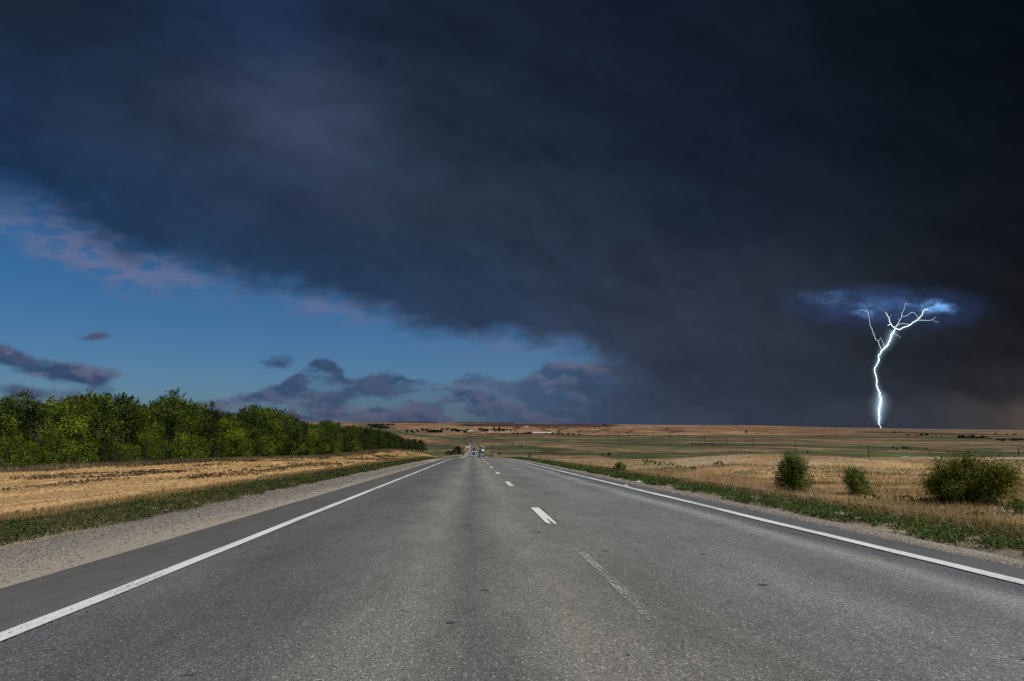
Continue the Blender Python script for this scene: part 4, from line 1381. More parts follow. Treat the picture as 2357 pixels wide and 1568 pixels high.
# ---- shrubs standing in the right meadow: (name, photo x, base y, top y, width) ----
def shrub(name, seed, xp, yb, yt, wpx, label, nl, cols, shape='dome', leaf=0.05, dens=1.0, spr=0.5, spires=3):
    '''shape: dome, cone or spread; sizes in photo units at the spot where it stands'''
    x, y, z = at(xp, yb)
    h = (yb - yt) / FPX * y; w = wpx / FPX * y * (1.38 if shape == 'spread' else 1.34)
    r = random.Random(seed)
    lobes = []
    m = min(h, w)
    for k in range(nl):
        t = ((k + 0.5) / nl)
        az = k * 2.4 + r.uniform(-0.4, 0.4)
        if shape == 'cone':
            zz = 0.10 + 0.72 * t; env = 0.5 * w * (1.0 - 0.72 * zz) ** 0.8; rad = m * r.uniform(0.19, 0.26) * (1.15 - 0.55 * zz)
        elif shape == 'spread':
            zz = 0.14 + 0.62 * r.random() ** 0.8; env = 0.5 * w * (0.55 + 0.45 * math.sin(math.pi * min(1, zz * 1.15))) * 0.88; rad = m * r.uniform(0.16, 0.26)
        else:
            zz = 0.12 + 0.66 * t; env = 0.5 * w * math.sqrt(max(0.05, 1 - (zz * 0.98) ** 2.2)) * 0.9; rad = m * r.uniform(0.16, 0.24)
        q = max(0.0, (r.random() ** 0.5)) * max(0.0, env - rad * 0.8)
        lobes.append(((math.cos(az) * q, math.sin(az) * q, zz * h), (rad * (1.25 if shape == 'spread' else 1.0), rad * 1.1, rad)))
    for k in range(spires):
        q = r.uniform(0.0, 0.24) * w; az = r.uniform(0, 6.28) if k else 0; q = q if k else 0
        rad = m * r.uniform(0.045, 0.07)
        top_ = h * (1.0 if k == 0 else r.uniform(0.84, 0.97))
        lobes.append(((math.cos(az) * q, math.sin(az) * q, top_ - rad * 2.2), (rad, rad, rad * 2.2)))
    root = empty(name, (x, y, z))
    sticks_to(lobes, seed, 0.010 * m + 0.006, 0.06 * w).build('stems', M_BARK, root, True)
    size = max(leaf, 1.5 / FPX * y)
    V, F, C = clump_crown(seed, lobes, 1.15 * dens / size ** 2, size, cols, 8, spr * m * 0.32)
    mesh('crown', V, F, M_LEAF, root, col=C)
    return tag(root, label, 'shrub', 'shrubs in the right meadow')


SH1 = [(0.0069, 0.0171, 0.0030), (0.0322, 0.0634, 0.0050), (0.0874, 0.1415, 0.0080), (0.1898, 0.2440, 0.0200)]
SH2 = [(0.0115, 0.0244, 0.0030), (0.0460, 0.0805, 0.0040), (0.1092, 0.1708, 0.0070), (0.2012, 0.2623, 0.0200)]
SH3 = [(0.0134, 0.0212, 0.0030), (0.0560, 0.0684, 0.0040), (0.1400, 0.1487, 0.0070), (0.2632, 0.2537, 0.0200)]
shrub('leafy_shrub', 211, 1826, 1131, 1046, 76, 'tall narrow dark green shrub in the meadow with pointed top', 20, SH1, 'dome', 0.06, 1.0, 0.6, 6)
shrub('leafy_shrub', 212, 1972, 1139, 1080, 66, 'small bright green shrub between the tall and the broad one', 15, SH2, 'cone', 0.055, 1.0, 0.8, 5)
shrub('leafy_shrub', 213, 2232, 1158, 1050, 176, 'broad spreading olive green shrub at the right side of the meadow', 38, SH3, 'spread', 0.075, 1.3, 0.9, 6)
shrub('leafy_shrub', 214, 1427, 1090, 1069, 28, 'small dark green bush on the grass near the right edge line', 10, SH1, 'dome', 0.07, 1.0, 0.9, 2)
shrub('leafy_shrub', 215, 2346, 1182, 1152, 60, 'low green shrub cut by the right edge of the photo', 10, SH2, 'dome', 0.05, 0.8, 0.8, 1)
shrub('leafy_shrub', 216, 1386, 1050, 1043, 14, 'small round bush on the brow, left one of the pair', 7, SH1, 'dome', 0.16, 1.0, 0.4, 1)
shrub('leafy_shrub', 217, 1402, 1050, 1042, 14, 'small round bush on the brow, right one of the pair', 7, SH1, 'dome', 0.16, 1.0, 0.4, 1)
for i, (xp, yb, hh, ww) in enumerate([(1500, 1070, 7, 44), (1530, 1074, 8, 54), (1560, 1081, 8, 56), (1590, 1083, 7, 44), (1490, 1064, 5, 30), (1653, 1072, 8, 22), (2085, 1152, 10, 50), (2130, 1158, 10, 46), (2010, 1150, 9, 36), (2250, 1190, 10, 46)]):
    shrub('low_plant', 240 + i, xp, yb, yb - hh, ww, 'low spreading green plant, %s of the patches in the dry meadow from the left' % ordinal([1, 2, 3, 4, 0, 5, 7, 8, 6, 9][i]), 9, SH2 if i % 2 else SH3, 'dome', 0.05, 0.55, 1.0, 1)
# bushes in the dip left of the road
DK = [(0.006, 0.010, 0.003), (0.014, 0.022, 0.006), (0.028, 0.040, 0.010)]
shrub('leafy_shrub', 231, 1052, 1049, 1028, 26, 'dark bush standing in the dip left of the road', 12, DK, 'dome', 0.2, 1.0, 0.3, 2)
shrub('leafy_shrub', 232, 1033, 1048, 1038, 20, 'low dark bush beside the taller one left of the road', 8, DK, 'dome', 0.2, 1.0, 0.3, 1)

# ---- bare snags in the top of the row
for i, (xp, yt) in enumerate([(92, 909), (162, 905)]):
    Yq = 47 + 4 * i
    d = raydir(xp, 960); X = d[0] / d[1] * Yq
    st, tp = skeleton(300 + i, 6.4 + 0.2 * i, 0.15, 1, 2)
    mb = MB()
    for pts, rad, lev in st:
        mb.tube(pts, [max(0.008, q * 0.55) for q in rad], 5)
    o = mb.build('bare_tree', M_BARK, None, True)
    o.location = (X - 2.0, Yq + 2.5, float(H(X - 2.0, Yq + 2.5)))
    tag(o, 'leafless dead tree top, %s one, sticking out of the tree row' % ['left', 'right'][i], 'tree')

# ================================================================ far trees, village, poles
M_WOOD = plain('weathered_wood', (0.055, 0.045, 0.038), 0.9, var=0.3)
M_CONC = plain('concrete', (0.50, 0.46, 0.38), 0.85, var=0.18, scale=1.0)
M_STEEL = plain('galvanised_steel', (0.30, 0.38, 0.33), 0.5, 0.4)
M_BLUE = plain('sign_blue', (0.022, 0.050, 0.110), 0.45, var=0.06)
M_WHITE = plain('white_paint', (0.72, 0.72, 0.70), 0.5, var=0.06)
M_GREYM = plain('grey_metal', (0.30, 0.31, 0.32), 0.45, 0.5)
M_RUBBER = plain('tyre_rubber', (0.018, 0.018, 0.019), 0.85)
M_RIM = plain('wheel_rim', (0.25, 0.25, 0.26), 0.4, 0.6)
M_GLASS = plain('dark_glass', (0.015, 0.02, 0.026), 0.08, var=0.02)
M_BLACK = plain('black_plastic', (0.02, 0.02, 0.022), 0.6)
M_REDL = plain('red_lamp', (0.45, 0.02, 0.015), 0.3, emit=(1, 0.05, 0.03), es=0.15)
M_HEAD = plain('lit_headlamp', (0.9, 0.9, 0.95), 0.2, emit=(0.9, 0.95, 1.0), es=1.6)
M_LAMP = plain('clear_lamp', (0.8, 0.8, 0.8), 0.2)
M_TANK = plain('tank_steel', (0.36, 0.37, 0.38), 0.25, 0.85, var=0.05)
M_CARB = plain('car_blue', (0.012, 0.03, 0.11), 0.3, var=0.04)
M_CARD = plain('car_dark', (0.016, 0.018, 0.022), 0.3, var=0.04)
M_CARW = plain('car_white', (0.72, 0.73, 0.74), 0.35, var=0.03)
M_RED = plain('lorry_red', (0.16, 0.018, 0.014), 0.4, var=0.05)
M_PLATE = plain('number_plate', (0.75, 0.75, 0.72), 0.5, var=0.02)

FARL = [(0.010, 0.016, 0.008), (0.022, 0.032, 0.012), (0.034, 0.048, 0.018)]
far_src = []
for k in range(4):
    r0 = empty('far_tree')
    rr = random.Random(500 + k)
    tips = []
    for j in range(44):
        az = rr.uniform(0, 6.28); q = rr.random() ** 0.6
        zz = rr.uniform(0.12, 0.92)
        wv_ = 0.5 * math.sin(math.pi * min(1, zz * 0.9 + 0.12)) ** 0.6
        tips.append((Vector((math.cos(az) * q * wv_, math.sin(az) * q * wv_, zz)), Vector((0, 0, 1))))
    V, F, C = crown_arrays(500 + k, tips, 20, 0.075, 0.15, FARL)
    mesh('crown', V, F, M_LEAF, r0, col=C)
    MB().tube([(0, 0, -0.1), (0.01, 0, 0.25), (0, 0.01, 0.6)], [0.035, 0.028, 0.012], 5).build('trunk', M_BARK, r0)
    far_src.append(r0)
used_far = set()


def far_tree(xp, yb, hpx, wpx, label, group, cat='tree', dist=None):
    x, y, z = at(xp, yb, 100.0) if dist is None else along(xp, dist)
    k = random.randrange(4)
    o = far_src[k] if k not in used_far else copy_tree(far_src[k])
    used_far.add(k)
    o.location = (x, y, z); o.rotation_euler = (0, 0, random.uniform(0, 6.28))
    o.scale = (wpx / FPX * y, wpx / FPX * y, hpx / FPX * y)
    if cat == 'bush':
        o.name = 'far_bush'
    return tag(o, label, cat, group)


# bushes dotted over the far right plain: (x, base y, height, width)
plain_b = [(1294, 1003, 4.5, 9), (1309, 1003, 4.5, 9), (1416, 1008, 7, 17), (1429, 1007, 5, 12), (1444, 1008, 6.5, 16), (1458, 1008, 4, 9), (1476, 1009, 6, 11), (1487, 1009, 3, 5), (1500, 1011, 3, 7), (1474, 1011, 3, 6), (1534, 1013, 4, 11), (1546, 1014, 4, 10), (1565, 1013, 5, 18), (1578, 1013, 4, 11)]
plain_b = [(2122, 1003.5, 5.5, 10), (2134, 1003, 5.5, 11), (2089, 1002.5, 3, 7), (2111, 1004, 2.5, 4), (2145, 1006, 2.5, 5), (2154, 1005, 3, 5), (2166, 1006.5, 2.5, 4), (2214, 1009, 8, 18), (2227, 1008, 4, 10), (2238, 1009, 7.5, 17), (2250, 1009, 4, 9), (2261, 1009, 6.5, 12), (2270, 1008, 3.5, 6), (2277, 1011, 3, 8), (2299, 1014, 4.5, 12), (2310, 1015, 5.5, 14), (2334, 1015, 6, 20), (2350, 1014, 5, 14), (2060, 996, 3, 7), (2074, 995.5, 2.5, 5), (2292, 1000, 3, 8), (2318, 1001, 2.5, 7), (2336, 1001, 3, 9)]
for i, (x_, y_, h_, w_) in enumerate(plain_b):
    far_tree(x_, y_, h_, w_, 'dark round bush of the clump scattered over the far right plain', 'bushes on the far right plain', 'bush')
# single bushes elsewhere
for x_, y_, h_, w_, lab in [(1391, 979.5, 3.5, 6, 'lone bush on the skyline near the middle of the ridge'), (1369, 986, 2.5, 5, 'small lone bush below the ridge, left of a pole'), (1379, 986, 3, 4, 'small lone bush beside the pole below the ridge'), (1352, 984.5, 2, 4, 'tiny bush on the brown hill face'),
                            (1536, 989, 3, 5, 'single dark bush on the brown far slope'), (1718, 996, 4, 7, 'single dark bush in the plain left of the lightning'), (1859, 1041.5, 4, 6, 'dark bush on the green valley floor')]:
    far_tree(x_, y_, h_, w_, lab, None, 'bush')
for i, x_ in enumerate([2056, 2079, 2087, 2064, 2096, 2132]):
    far_tree(x_, [1032, 1033, 1034, 1036, 1037, 1034][i], [4, 5, 5, 4, 3, 4][i], [6, 8, 7, 6, 5, 6][i], 'dark bush standing in the reeds near the small pond', 'bushes near the pond', 'bush')
for i in range(14):  # row of dots taken for livestock, drawn as low scrub
    far_tree(1590 + i * 3.9 + random.uniform(-1.2, 1.2), 1022.5 + random.uniform(-0.4, 0.8), random.uniform(1.6, 2.6), random.uniform(3, 6), 'tiny dark animal drawn as scrub in the loose line on the valley floor', 'livestock line on the valley floor', 'bush')
# woods left of the village
for i, (x_, y_, h_, w_) in enumerate([(858, 983, 6, 12), (866, 985, 7, 13), (874, 986, 7, 14), (882, 987, 7, 14), (890, 987, 6, 12), (868, 980, 5, 14), (880, 979.5, 4, 14), (893, 979.5, 4, 12), (850, 980, 4, 10), (904, 979, 3.5, 10)]):
    far_tree(x_, y_, h_, w_, 'dark tree of the small wood on the slope left of the village', 'small wood left of the village')
# village trees
vt = [(936, 993, 4, 9), (948, 993.5, 4, 10), (957, 993, 4, 9), (964, 994, 3.5, 9), (938, 995.5, 4, 8), (951, 996, 4, 10), (972, 991.5, 5, 11), (982, 991.5, 5, 10), (990, 996, 7, 13), (998, 996.5, 7.5, 14), (1006, 996, 7, 13), (1014, 996, 6, 11), (1018, 990.5, 4, 10), (1029, 990.5, 4, 10), (1041, 992, 5, 11), (1050, 993, 5.5, 12), (1058, 994.5, 5.5, 12), (1065, 995, 5, 11), (1072, 995.5, 6, 10), (1077, 991, 4, 9), (1046, 990, 4, 9), (1034, 989.5, 4, 9),
      (1106, 991, 5.5, 11), (1114, 992, 5, 11), (1122, 992.5, 5.5, 11), (1131, 992.5, 5, 10), (1140, 993, 5, 10), (1149, 993, 8, 7), (1158, 992.5, 5, 9), (1166, 992, 4.5, 9), (1175, 992, 4, 9), (1186, 991.5, 3, 8), (1137, 989, 6, 5), (1150, 988, 6, 4)]
for x_, y_, h_, w_ in vt:
    far_tree(x_, y_, h_, w_, 'dark tree between the white houses of the far village', 'trees of the far village')
# trees around the long farm building
for x_, y_, h_, w_ in [(1183, 999.5, 3, 8), (1192, 999.5, 3.5, 9), (1200, 999.5, 3, 9), (1210, 999.5, 4, 10), (1219, 999, 4.5, 11), (1228, 999, 5, 11), (1237, 999, 4.5, 10), (1246, 999.5, 4, 9), (1256, 999.5, 4, 9), (1272, 1000.5, 4, 9), (1284, 1000.5, 3.5, 9), (1296, 1001, 3.5, 9), (1308, 1001, 4, 10), (1320, 1001, 3, 9), (1333, 1001, 2.5, 9)]:
    far_tree(x_, y_, h_, w_, 'dark tree of the row around the long farm building', 'trees around the far farm')
for x_, y_, h_, w_ in [(1184, 986.5, 3, 8), (1191, 986, 4.5, 6), (1197, 986.5, 2.5, 7), (1146, 988.5, 2.2, 9), (1252, 985.5, 2.2, 8), (1262, 985.2, 2, 8), (1280, 984.6, 1.8, 8)]:
    far_tree(x_, y_, h_, w_, 'dark bush high on the brown hill face above the farm', 'bushes on the hill face', 'bush')
# a thin line of woods on the skyline
for i, x_ in enumerate(list(np.linspace(905, 1000, 9)) + list(np.linspace(1052, 1180, 12))):
    far_tree(x_, 0, random.uniform(1.4, 2.4), random.uniform(10, 15), 'tree of the thin wood along the distant skyline', 'skyline woods', dist=6800 + 60 * (i % 3))


# houses
def house(L, Wd, h, rh, wall, roof, name='village_house'):
    root = empty(name)
    MB().box(-L / 2, L / 2, -Wd / 2, Wd / 2, -0.6, h).build('wall', wall, root)
    mb = MB()
    o_ = 0.35
    mb.prism([(-Wd / 2 - o_, h + 0.01), (Wd / 2 + o_, h + 0.01), (0, h + rh)], -L / 2 - o_, L / 2 + o_)
    rf = mb.build('roof', roof, root)
    MB().box(-L * 0.2, -L * 0.2 + 0.5, 0.2, 0.7, h + rh * 0.4, h + rh + 0.7).build('chimney', wall, rf)
    nw = max(2, int(L / 3))
    for i in range(min(nw, 6)):
        x = -L / 2 + (i + 0.5) * L / min(nw, 6)
        MB().box(x - 0.5, x + 0.5, -Wd / 2 - 0.04, -Wd / 2 + 0.02, 0.9, 2.1).build('window', M_GLASS, root)
    MB().box(L * 0.5 - 0.02, L * 0.5 + 0.05, -0.5, 0.5, 0, 2.0).build('door', M_WOOD, root)
    return root


M_WALLW = plain('whitewash', (0.52, 0.50, 0.46), 0.9)
M_ROOFG = plain('slate_roof', (0.20, 0.195, 0.19), 0.8)
M_ROOFW = plain('pale_sheet_roof', (0.40, 0.39, 0.37), 0.6)
M_ROOFR = plain('brown_roof', (0.16, 0.085, 0.06), 0.8)
hs = [house(16, 9, 4.0, 3.2, M_WALLW, M_ROOFG), house(20, 10, 4.2, 3.4, M_WALLW, M_ROOFW), house(14, 9, 3.8, 3.0, M_WALLW, M_ROOFR)]
used_h = set()
hpos = [(943, 992.5, 0), (953, 993.5, 1), (966, 992, 1), (978, 990.5, 0), (986, 991, 1), (1002, 990.5, 1), (1010, 989.5, 0), (1024, 990, 2), (1036, 991, 1), (1044, 994, 2), (1053, 990.5, 0), (1062, 996, 1), (1068, 992, 0), (941, 996, 2), (1082, 991.5, 2), (1128, 993, 1), (1134, 993.2, 0), (1144, 993.4, 1), (1163, 993, 1), (1170, 992.8, 0), (1112, 990.5, 2), (1155, 991.5, 2)]
for x_, y_, k in sorted(hpos):
    x, y, z = at(x_, y_, 500.0)
    o = hs[k] if k not in used_h else copy_tree(hs[k])
    used_h.add(k)
    o.location = (x, y, z); o.rotation_euler = (0, 0, random.choice([0.1, -0.2, 0.35, 1.3, -0.5])); o.scale = (0.62, 0.62, 0.62)
    tag(o, ['small white house with grey gabled roof among the trees of the far village', 'small white house with pale roof among the trees of the far village', 'small white house with brown roof among the trees of the far village'][k], 'house', ['grey roofed village houses', 'pale roofed village houses', 'brown roofed village houses'][k])
x, y, z = at(1080, 994.6, 500.0)
o = house(34, 11, 4.5, 2.6, M_WALLW, M_ROOFW, 'long_barn'); o.location = (x, y, z)
tag(o, 'long low pale shed at the right end of the far village', 'barn')
x, y, z = at(1248, 999.5, 500.0)
o = house(82, 16, 4.5, 4.2, plain('dark_brick', (0.12, 0.09, 0.075), 0.9), M_ROOFW, 'long_barn'); o.location = (x, y, z); o.rotation_euler = (0, 0, 0.04)  # dark brick walls under the pale roof
tag(o, 'long farm barn with white roof at the foot of the brown hill', 'barn')
x, y, z = at(1172, 985.8, 500.0)
o = house(26, 12, 4, 3, M_WALLW, M_ROOFR, 'long_barn'); o.location = (x, y, z)
tag(o, 'lone low farm shed high on the brown hill', 'barn')
x, y, z = at(1212, 983.6, 500.0)
o = house(24, 11, 4, 3, M_WALLW, M_ROOFW, 'long_barn'); o.location = (x, y, z)
tag(o, 'pale farm shed on the hill beside a gully', 'barn')


# telecom mast
def mast(xp, yb, yt, label):
    x, y, z = at(xp, yb, 500.0)
    h = (yb - yt) / FPX * y
    root = empty('radio_mast', (x, y, z))
    mb = MB()
    for a, b in ((1, 1), (1, -1), (-1, 1), (-1, -1)):
        mb.tube([(a * 1.7, b * 1.7, -0.5), (a * 0.35, b * 0.35, h)], 0.32, 4)
    for k in range(9):
        t0, t1 = k / 9, (k + 1) / 9
        w0, w1 = 1.7 - 1.35 * t0, 1.7 - 1.35 * t1
        for (a, b), (c, d) in (((1, 1), (-1, 1)), ((-1, 1), (-1, -1)), ((-1, -1), (1, -1)), ((1, -1), (1, 1))):
            mb.tube([(a * w0, b * w0, h * t0), (c * w1, d * w1, h * t1)], 0.14, 3)
    mb.build('lattice', M_WOOD, root)
    MB().box(-1.4, 1.4, -1.4, 1.4, h * 0.62, h * 0.66).build('platform', M_ROOFW, root)
    MB().lathe((0, 0, 0), 'z', [(h, 0.2), (h + 4, 0.08)], 6).build('antenna', M_WOOD, root)
    return tag(root, label, 'mast')


mast(999.5, 996.5, 975, 'tall lattice radio mast standing in the far village')
mast(1190.5, 990.5, 980, 'dark mast standing on the slope right of the village')


# poles
def pole(xp, yb, yt, label, group, arm=True, dist=None, thick=1.15, name='utility_pole', m=None):
    if dist is None:
        x, y, z = at(xp, yb, 30.0)
    else:
        x, y, z = along(xp, dist)
    h = (985 + FPX * (EYE - z) / y - yt) / FPX * y
    r = max(0.09, thick * 0.5 / FPX * y)
    root = empty(name, (x, y, z))
    MB().tube([(0, 0, -0.4), (0, 0, h)], [r, r * 0.75], 7).build('post', m or M_WOOD, root)
    if arm:
        MB().box(-r * 2.6, r * 2.6, -r * 0.4, r * 0.4, h * 0.93, h * 0.93 + r * 0.9).build('crossarm', M_WOOD, root)
        mb = MB()
        for s in (-1, 1):
            mb.lathe((s * r * 2.1, 0, 0), 'z', [(h * 0.93 + r * 0.9, r * 0.3), (h * 0.93 + r * 1.9, r * 0.35)], 6)
        mb.build('insulator', M_GREYM, root)
    return tag(root, label, 'pole', group)


z5 = lambda x, y: ((1800 + x * 0.25456) / 1.5507, (1480 + y * 0.25456) / 1.5507)
z6 = lambda x, y: ((2300 + x * 0.27577) / 1.5507, (1480 + y * 0.27577) / 1.5507)
z7 = lambda x, y: ((2900 + x * 0.3203) / 1.5507, (1480 + y * 0.3203) / 1.5507)
z3 = lambda x, y: ((1300 + x * 0.25456) / 1.5507, (1450 + y * 0.25456) / 1.5507)
lineB = [(z5(1455, 295), 232), (z5(1603, 320), 255), (z5(1740, 340), 265)]
PB = [(z5(1455, 295), z5(0, 232)[1]), (z5(1603, 320), z5(0, 255)[1]), (z5(1740, 340), z5(0, 265)[1]), (z6(115, 330), z6(0, 250)[1]), (z6(330, 352), z6(0, 255)[1]), (z6(533, 367), z6(0, 278)[1]), (z6(783, 383), z6(0, 280)[1]), (z6(1065, 410), z6(0, 290)[1]), (z6(1411, 430), z6(0, 305)[1]), (z6(1958, 485), z6(0, 330)[1])]
for i, ((xp, yb), yt) in enumerate(PB):
    pole(xp, yb, yt, 'tall thin pole of the long line over the valley, %s from its far left end' % ordinal(i), 'poles of the long line', thick=1.3)
(xp, yb), yt = z7(630, 490), z7(0, 345)[1]
pole(xp, yb, yt, 'tall thin pole of the long line, left of the pond', 'poles of the long line', thick=1.3)
(xp, yb), yt = z7(2276, 540), z7(0, 380)[1]
pole(xp, yb, yt, 'tallest thick pole of the long line, above the broad shrub near the right edge', 'poles of the long line', dist=330, thick=2.3)
PA = [(14, 410, 352), (48, 425, 365), (80, 440, 375), (112, 445, 383), (130, 445, 383), (213, 470, 400), (232, 470, 403), (250, 470, 405), (300, 495, 420), (365, 515, 433), (438, 530, 447), (512, 548, 460), (598, 552, 497), (687, 553, 500), (797, 560, 522), (823, 560, 532)]
for i, (a_, b_, c_) in enumerate(PA):
    xp, yb = z5(a_, b_)
    pole(xp, yb, z5(0, c_)[1], 'short dark pole of the near line beside the road, %s from its left end' % ordinal(i), 'poles of the near line', thick=1.1, dist=None if b_ < 520 else 560 - (b_ - 520) * 4)
PC = [(1575, 480, 425), (1705, 478, 430), (1762, 490, 450), (1822, 480, 440), (1848, 475, 445), (1871, 480, 447), (1893, 510, 450), (1920, 512, 460), (1947, 515, 460), (1978, 525, 470), (2012, 540, 480)]
for i, (a_, b_, c_) in enumerate(PC):
    xp, yb = z3(a_, b_)
    pole(xp, yb, z3(0, c_)[1], 'tiny far pole of the near line, %s counted from the road' % ordinal(i), 'far poles of the near line', arm=False, thick=0.75)
for i, (a_, b_, c_) in enumerate([(361, 155, 128), (673, 172, 133), (998, 195, 147), (1352, 225, 170)]):
    xp, yb = z5(a_, b_)
    pole(xp, yb, z5(0, c_)[1], 'thin pole high on the brown hill, %s from the left' % ordinal(i), 'poles on the hill', thick=0.8)
M_CPOST = plain('old_concrete_post', (0.10, 0.09, 0.08), 0.9, var=0.2)
for i, ((xp, yb), yt) in enumerate([(z5(1845, 598), z5(0, 565)[1]), (z6(487, 615), z6(0, 560)[1]), (z6(1027, 652), z6(0, 612)[1]), (z6(1090, 652), z6(0, 583)[1]), (z6(1748, 610), z6(0, 588)[1]), (z7(238, 570), z7(0, 528)[1]), (z7(866, 585), z7(0, 543)[1]), (z7(1280, 590), z7(0, 540)[1])]):
    pole(xp, yb + 2, yt, 'short fence post at the far side of the meadow, %s from the left' % ordinal(i), 'fence posts behind the meadow', arm=False, dist=112, thick=1.1, name='fence_post', m=M_CPOST)
for i, a_ in enumerate([340, 352, 372, 382, 476]):
    xp, yb = z5(a_, 556)
    pole(xp, yb, z5(0, [530, 515, 525, 525, 528][i])[1], 'stubby dark post on the brow right of the road, %s from the left' % ordinal(i), 'posts on the brow', arm=False, dist=122, thick=1.5, name='fence_post', m=M_CPOST)
Q4 = lambda x, y: ((1600 + x * 0.08486) / 1.5507, (1530 + y * 0.08486) / 1.5507)
xp, yb = Q4(1868, 1160)
pole(xp, yb, Q4(0, 760)[1], 'lone pole behind the blue sign right of the road', 'poles at the bridge', dist=262, arm=False, thick=1.0)
xp, yb = Q4(645, 1020)
pole(xp, yb, Q4(0, 700)[1], 'lone pole behind the blue sign left of the road', 'poles at the bridge', dist=300, arm=False, thick=1.0)


# ---------------------------------------------------------------- road signs, rails, parapets
def sign(c, w, h, zb, label, lines=2):
    """a blue board on two posts, facing the camera; c = ground point"""
    root = empty('road_sign', c)
    MB().box(-w / 2, w / 2, -0.04, 0.04, zb, zb + h, 0.015).build('board', M_BLUE, root)
    mb = MB()
    t = 0.06
    mb.box(-w / 2 + 0.03, w / 2 - 0.03, -0.056, -0.043, zb + 0.03, zb + 0.03 + t)
    mb.box(-w / 2 + 0.03, w / 2 - 0.03, -0.056, -0.043, zb + h - 0.03 - t, zb + h - 0.03)
    mb.box(-w / 2 + 0.03, -w / 2 + 0.03 + t, -0.056, -0.043, zb + 0.1, zb + h - 0.1)
    mb.box(w / 2 - 0.03 - t, w / 2 - 0.03, -0.056, -0.043, zb + 0.1, zb + h - 0.1)
    mb.build('border', plain('sign_border', (0.20, 0.24, 0.30), 0.5), root)
    for s in (-1, 1):
        MB().tube([(s * w * 0.32, 0.09, -0.4), (s * w * 0.32, 0.09, zb + h - 0.1)], 0.05, 8).build('post', M_GREYM, root)
    return tag(root, label, 'road sign')


def ground_for(xp, yb, dist):
    """ground under photo column xp at distance dist"""
    return along(xp, dist)


def sign_at(xc, y0, y1, wpx, dist, label):
    x, y, z = along(xc, dist)
    zt = EYE + (985 - y0) / FPX * dist - z
    zb_ = EYE + (985 - y1) / FPX * dist - z
    return sign((x, y, z), wpx / FPX * dist, zt - zb_, zb_, label)


sign_at(Q4(1850, 0)[0], Q4(0, 972)[1], Q4(0, 1022)[1], 6.2, 258, 'small blue road sign on the right, nearest the road')
sign_at(Q4(2175, 0)[0], Q4(0, 990)[1], Q4(0, 1066)[1], 11.5, 246, 'large blue road sign further right of the road')
sign_at(Q4(632, 0)[0], Q4(0, 985)[1], Q4(0, 1035)[1], 5.2, 300, 'blue road sign left of the road beside a pole')


def rail(pts, label, h=0.75, name='guard_rail'):
    root = empty(name, pts[0])
    b = Vector(pts[0])
    L = [Vector(p) - b for p in pts]
    mb = MB()
    for dz, r in ((h, 0.13), (h - 0.22, 0.13)):
        mb.tube([p + Vector((0, 0, dz)) for p in L], r, 6)
    mb.build('beam', M_STEEL, root)
    for i in range(0, len(L)):
        p = L[i]
        MB().box(p.x - 0.05, p.x + 0.05, p.y + 0.1, p.y + 0.2, p.z - 0.5, p.z + h).build('post', M_GREYM, root)
    return tag(root, label, 'guard rail')


pts = []
for Y_ in np.linspace(286, 880, 26):
    X_ = float(road_left(Y_)) - 0.9
    if Y_ < 330: X_ -= 4.5 * ((330 - Y_) / 44) ** 2
    pts.append((X_, Y_, float(road_z(X_, Y_)) - 0.1))
pts = [(pts[0][0] - 3.5, pts[0][1] - 3, pts[0][2] - 0.2)] + pts
rail(pts, 'pale green steel guard rail curving along the left road edge')
pts = []
for Y_ in np.linspace(300, 880, 24):
    X_ = float(road_right(Y_)) + 0.9
    if Y_ < 340: X_ += 3.0 * ((340 - Y_) / 40) ** 2
    pts.append((X_, Y_, float(road_z(X_, Y_)) - 0.1))
rail(pts, 'pale steel guard rail along the right road edge behind the tanker')


def parapet(p0, p1, label, h=1.5, t=0.8):
    root = empty('bridge_parapet', p0)
    a = Vector((0, 0, 0)); b = Vector(p1) - Vector(p0)
    d = b.normalized(); n = Vector((-d.y, d.x, 0)) * t / 2
    mb = MB()
    vs = [a - n, b - n, b + n, a + n]
    dn = Vector((0, 0, -1.5)); up_ = Vector((0, 0, h))
    mb._add([v + dn for v in vs] + [v + up_ for v in vs], [(3, 2, 1, 0), (4, 5, 6, 7), (0, 1, 5, 4), (1, 2, 6, 5), (2, 3, 7, 6), (3, 0, 4, 7)])
    mb.build('wall', M_CONC, root)
    n2 = n * 1.35
    vs = [a - n2 - d * 0.1, b - n2 + d * 0.1, b + n2 + d * 0.1, a + n2 - d * 0.1]
    mb = MB()
    mb._add([v + Vector((0, 0, h + 0.003)) for v in vs] + [v + Vector((0, 0, h + 0.2)) for v in vs], [(3, 2, 1, 0), (4, 5, 6, 7), (0, 1, 5, 4), (1, 2, 6, 5), (2, 3, 7, 6), (3, 0, 4, 7)])
    mb.build('coping', M_CONC, root)
    return tag(root, label, 'parapet')


parapet(along(1072.0, 930), along(1083.2, 1085), 'pale concrete bridge parapet slanting up to the left road edge')
parapet(along(1114.5, 915), along(1103.2, 1085), 'pale concrete bridge parapet slanting up to the right road edge')


# ---------------------------------------------------------------- vehicles (nose towards -Y)
def wheel(x, y, r, w, parent, s):
    t = MB().lathe((x, y, r), 'x', [(-w / 2, r * 0.8), (-w / 2 + 0.03, r), (w / 2 - 0.03, r), (w / 2, r * 0.8)], 18).build('tyre', M_RUBBER, None, True)
    rim = MB().lathe((x + s * (w / 2 - 0.01), y, r), 'x', [(-0.02, r * 0.58), (0.015, r * 0.55), (0.0, r * 0.15)], 14).build('rim', M_RIM, None)
    wroot = bpy.data.objects.new('wheel', None); COL.objects.link(wroot); wroot.parent = parent
    t.parent = wroot; rim.parent = wroot
    return wroot


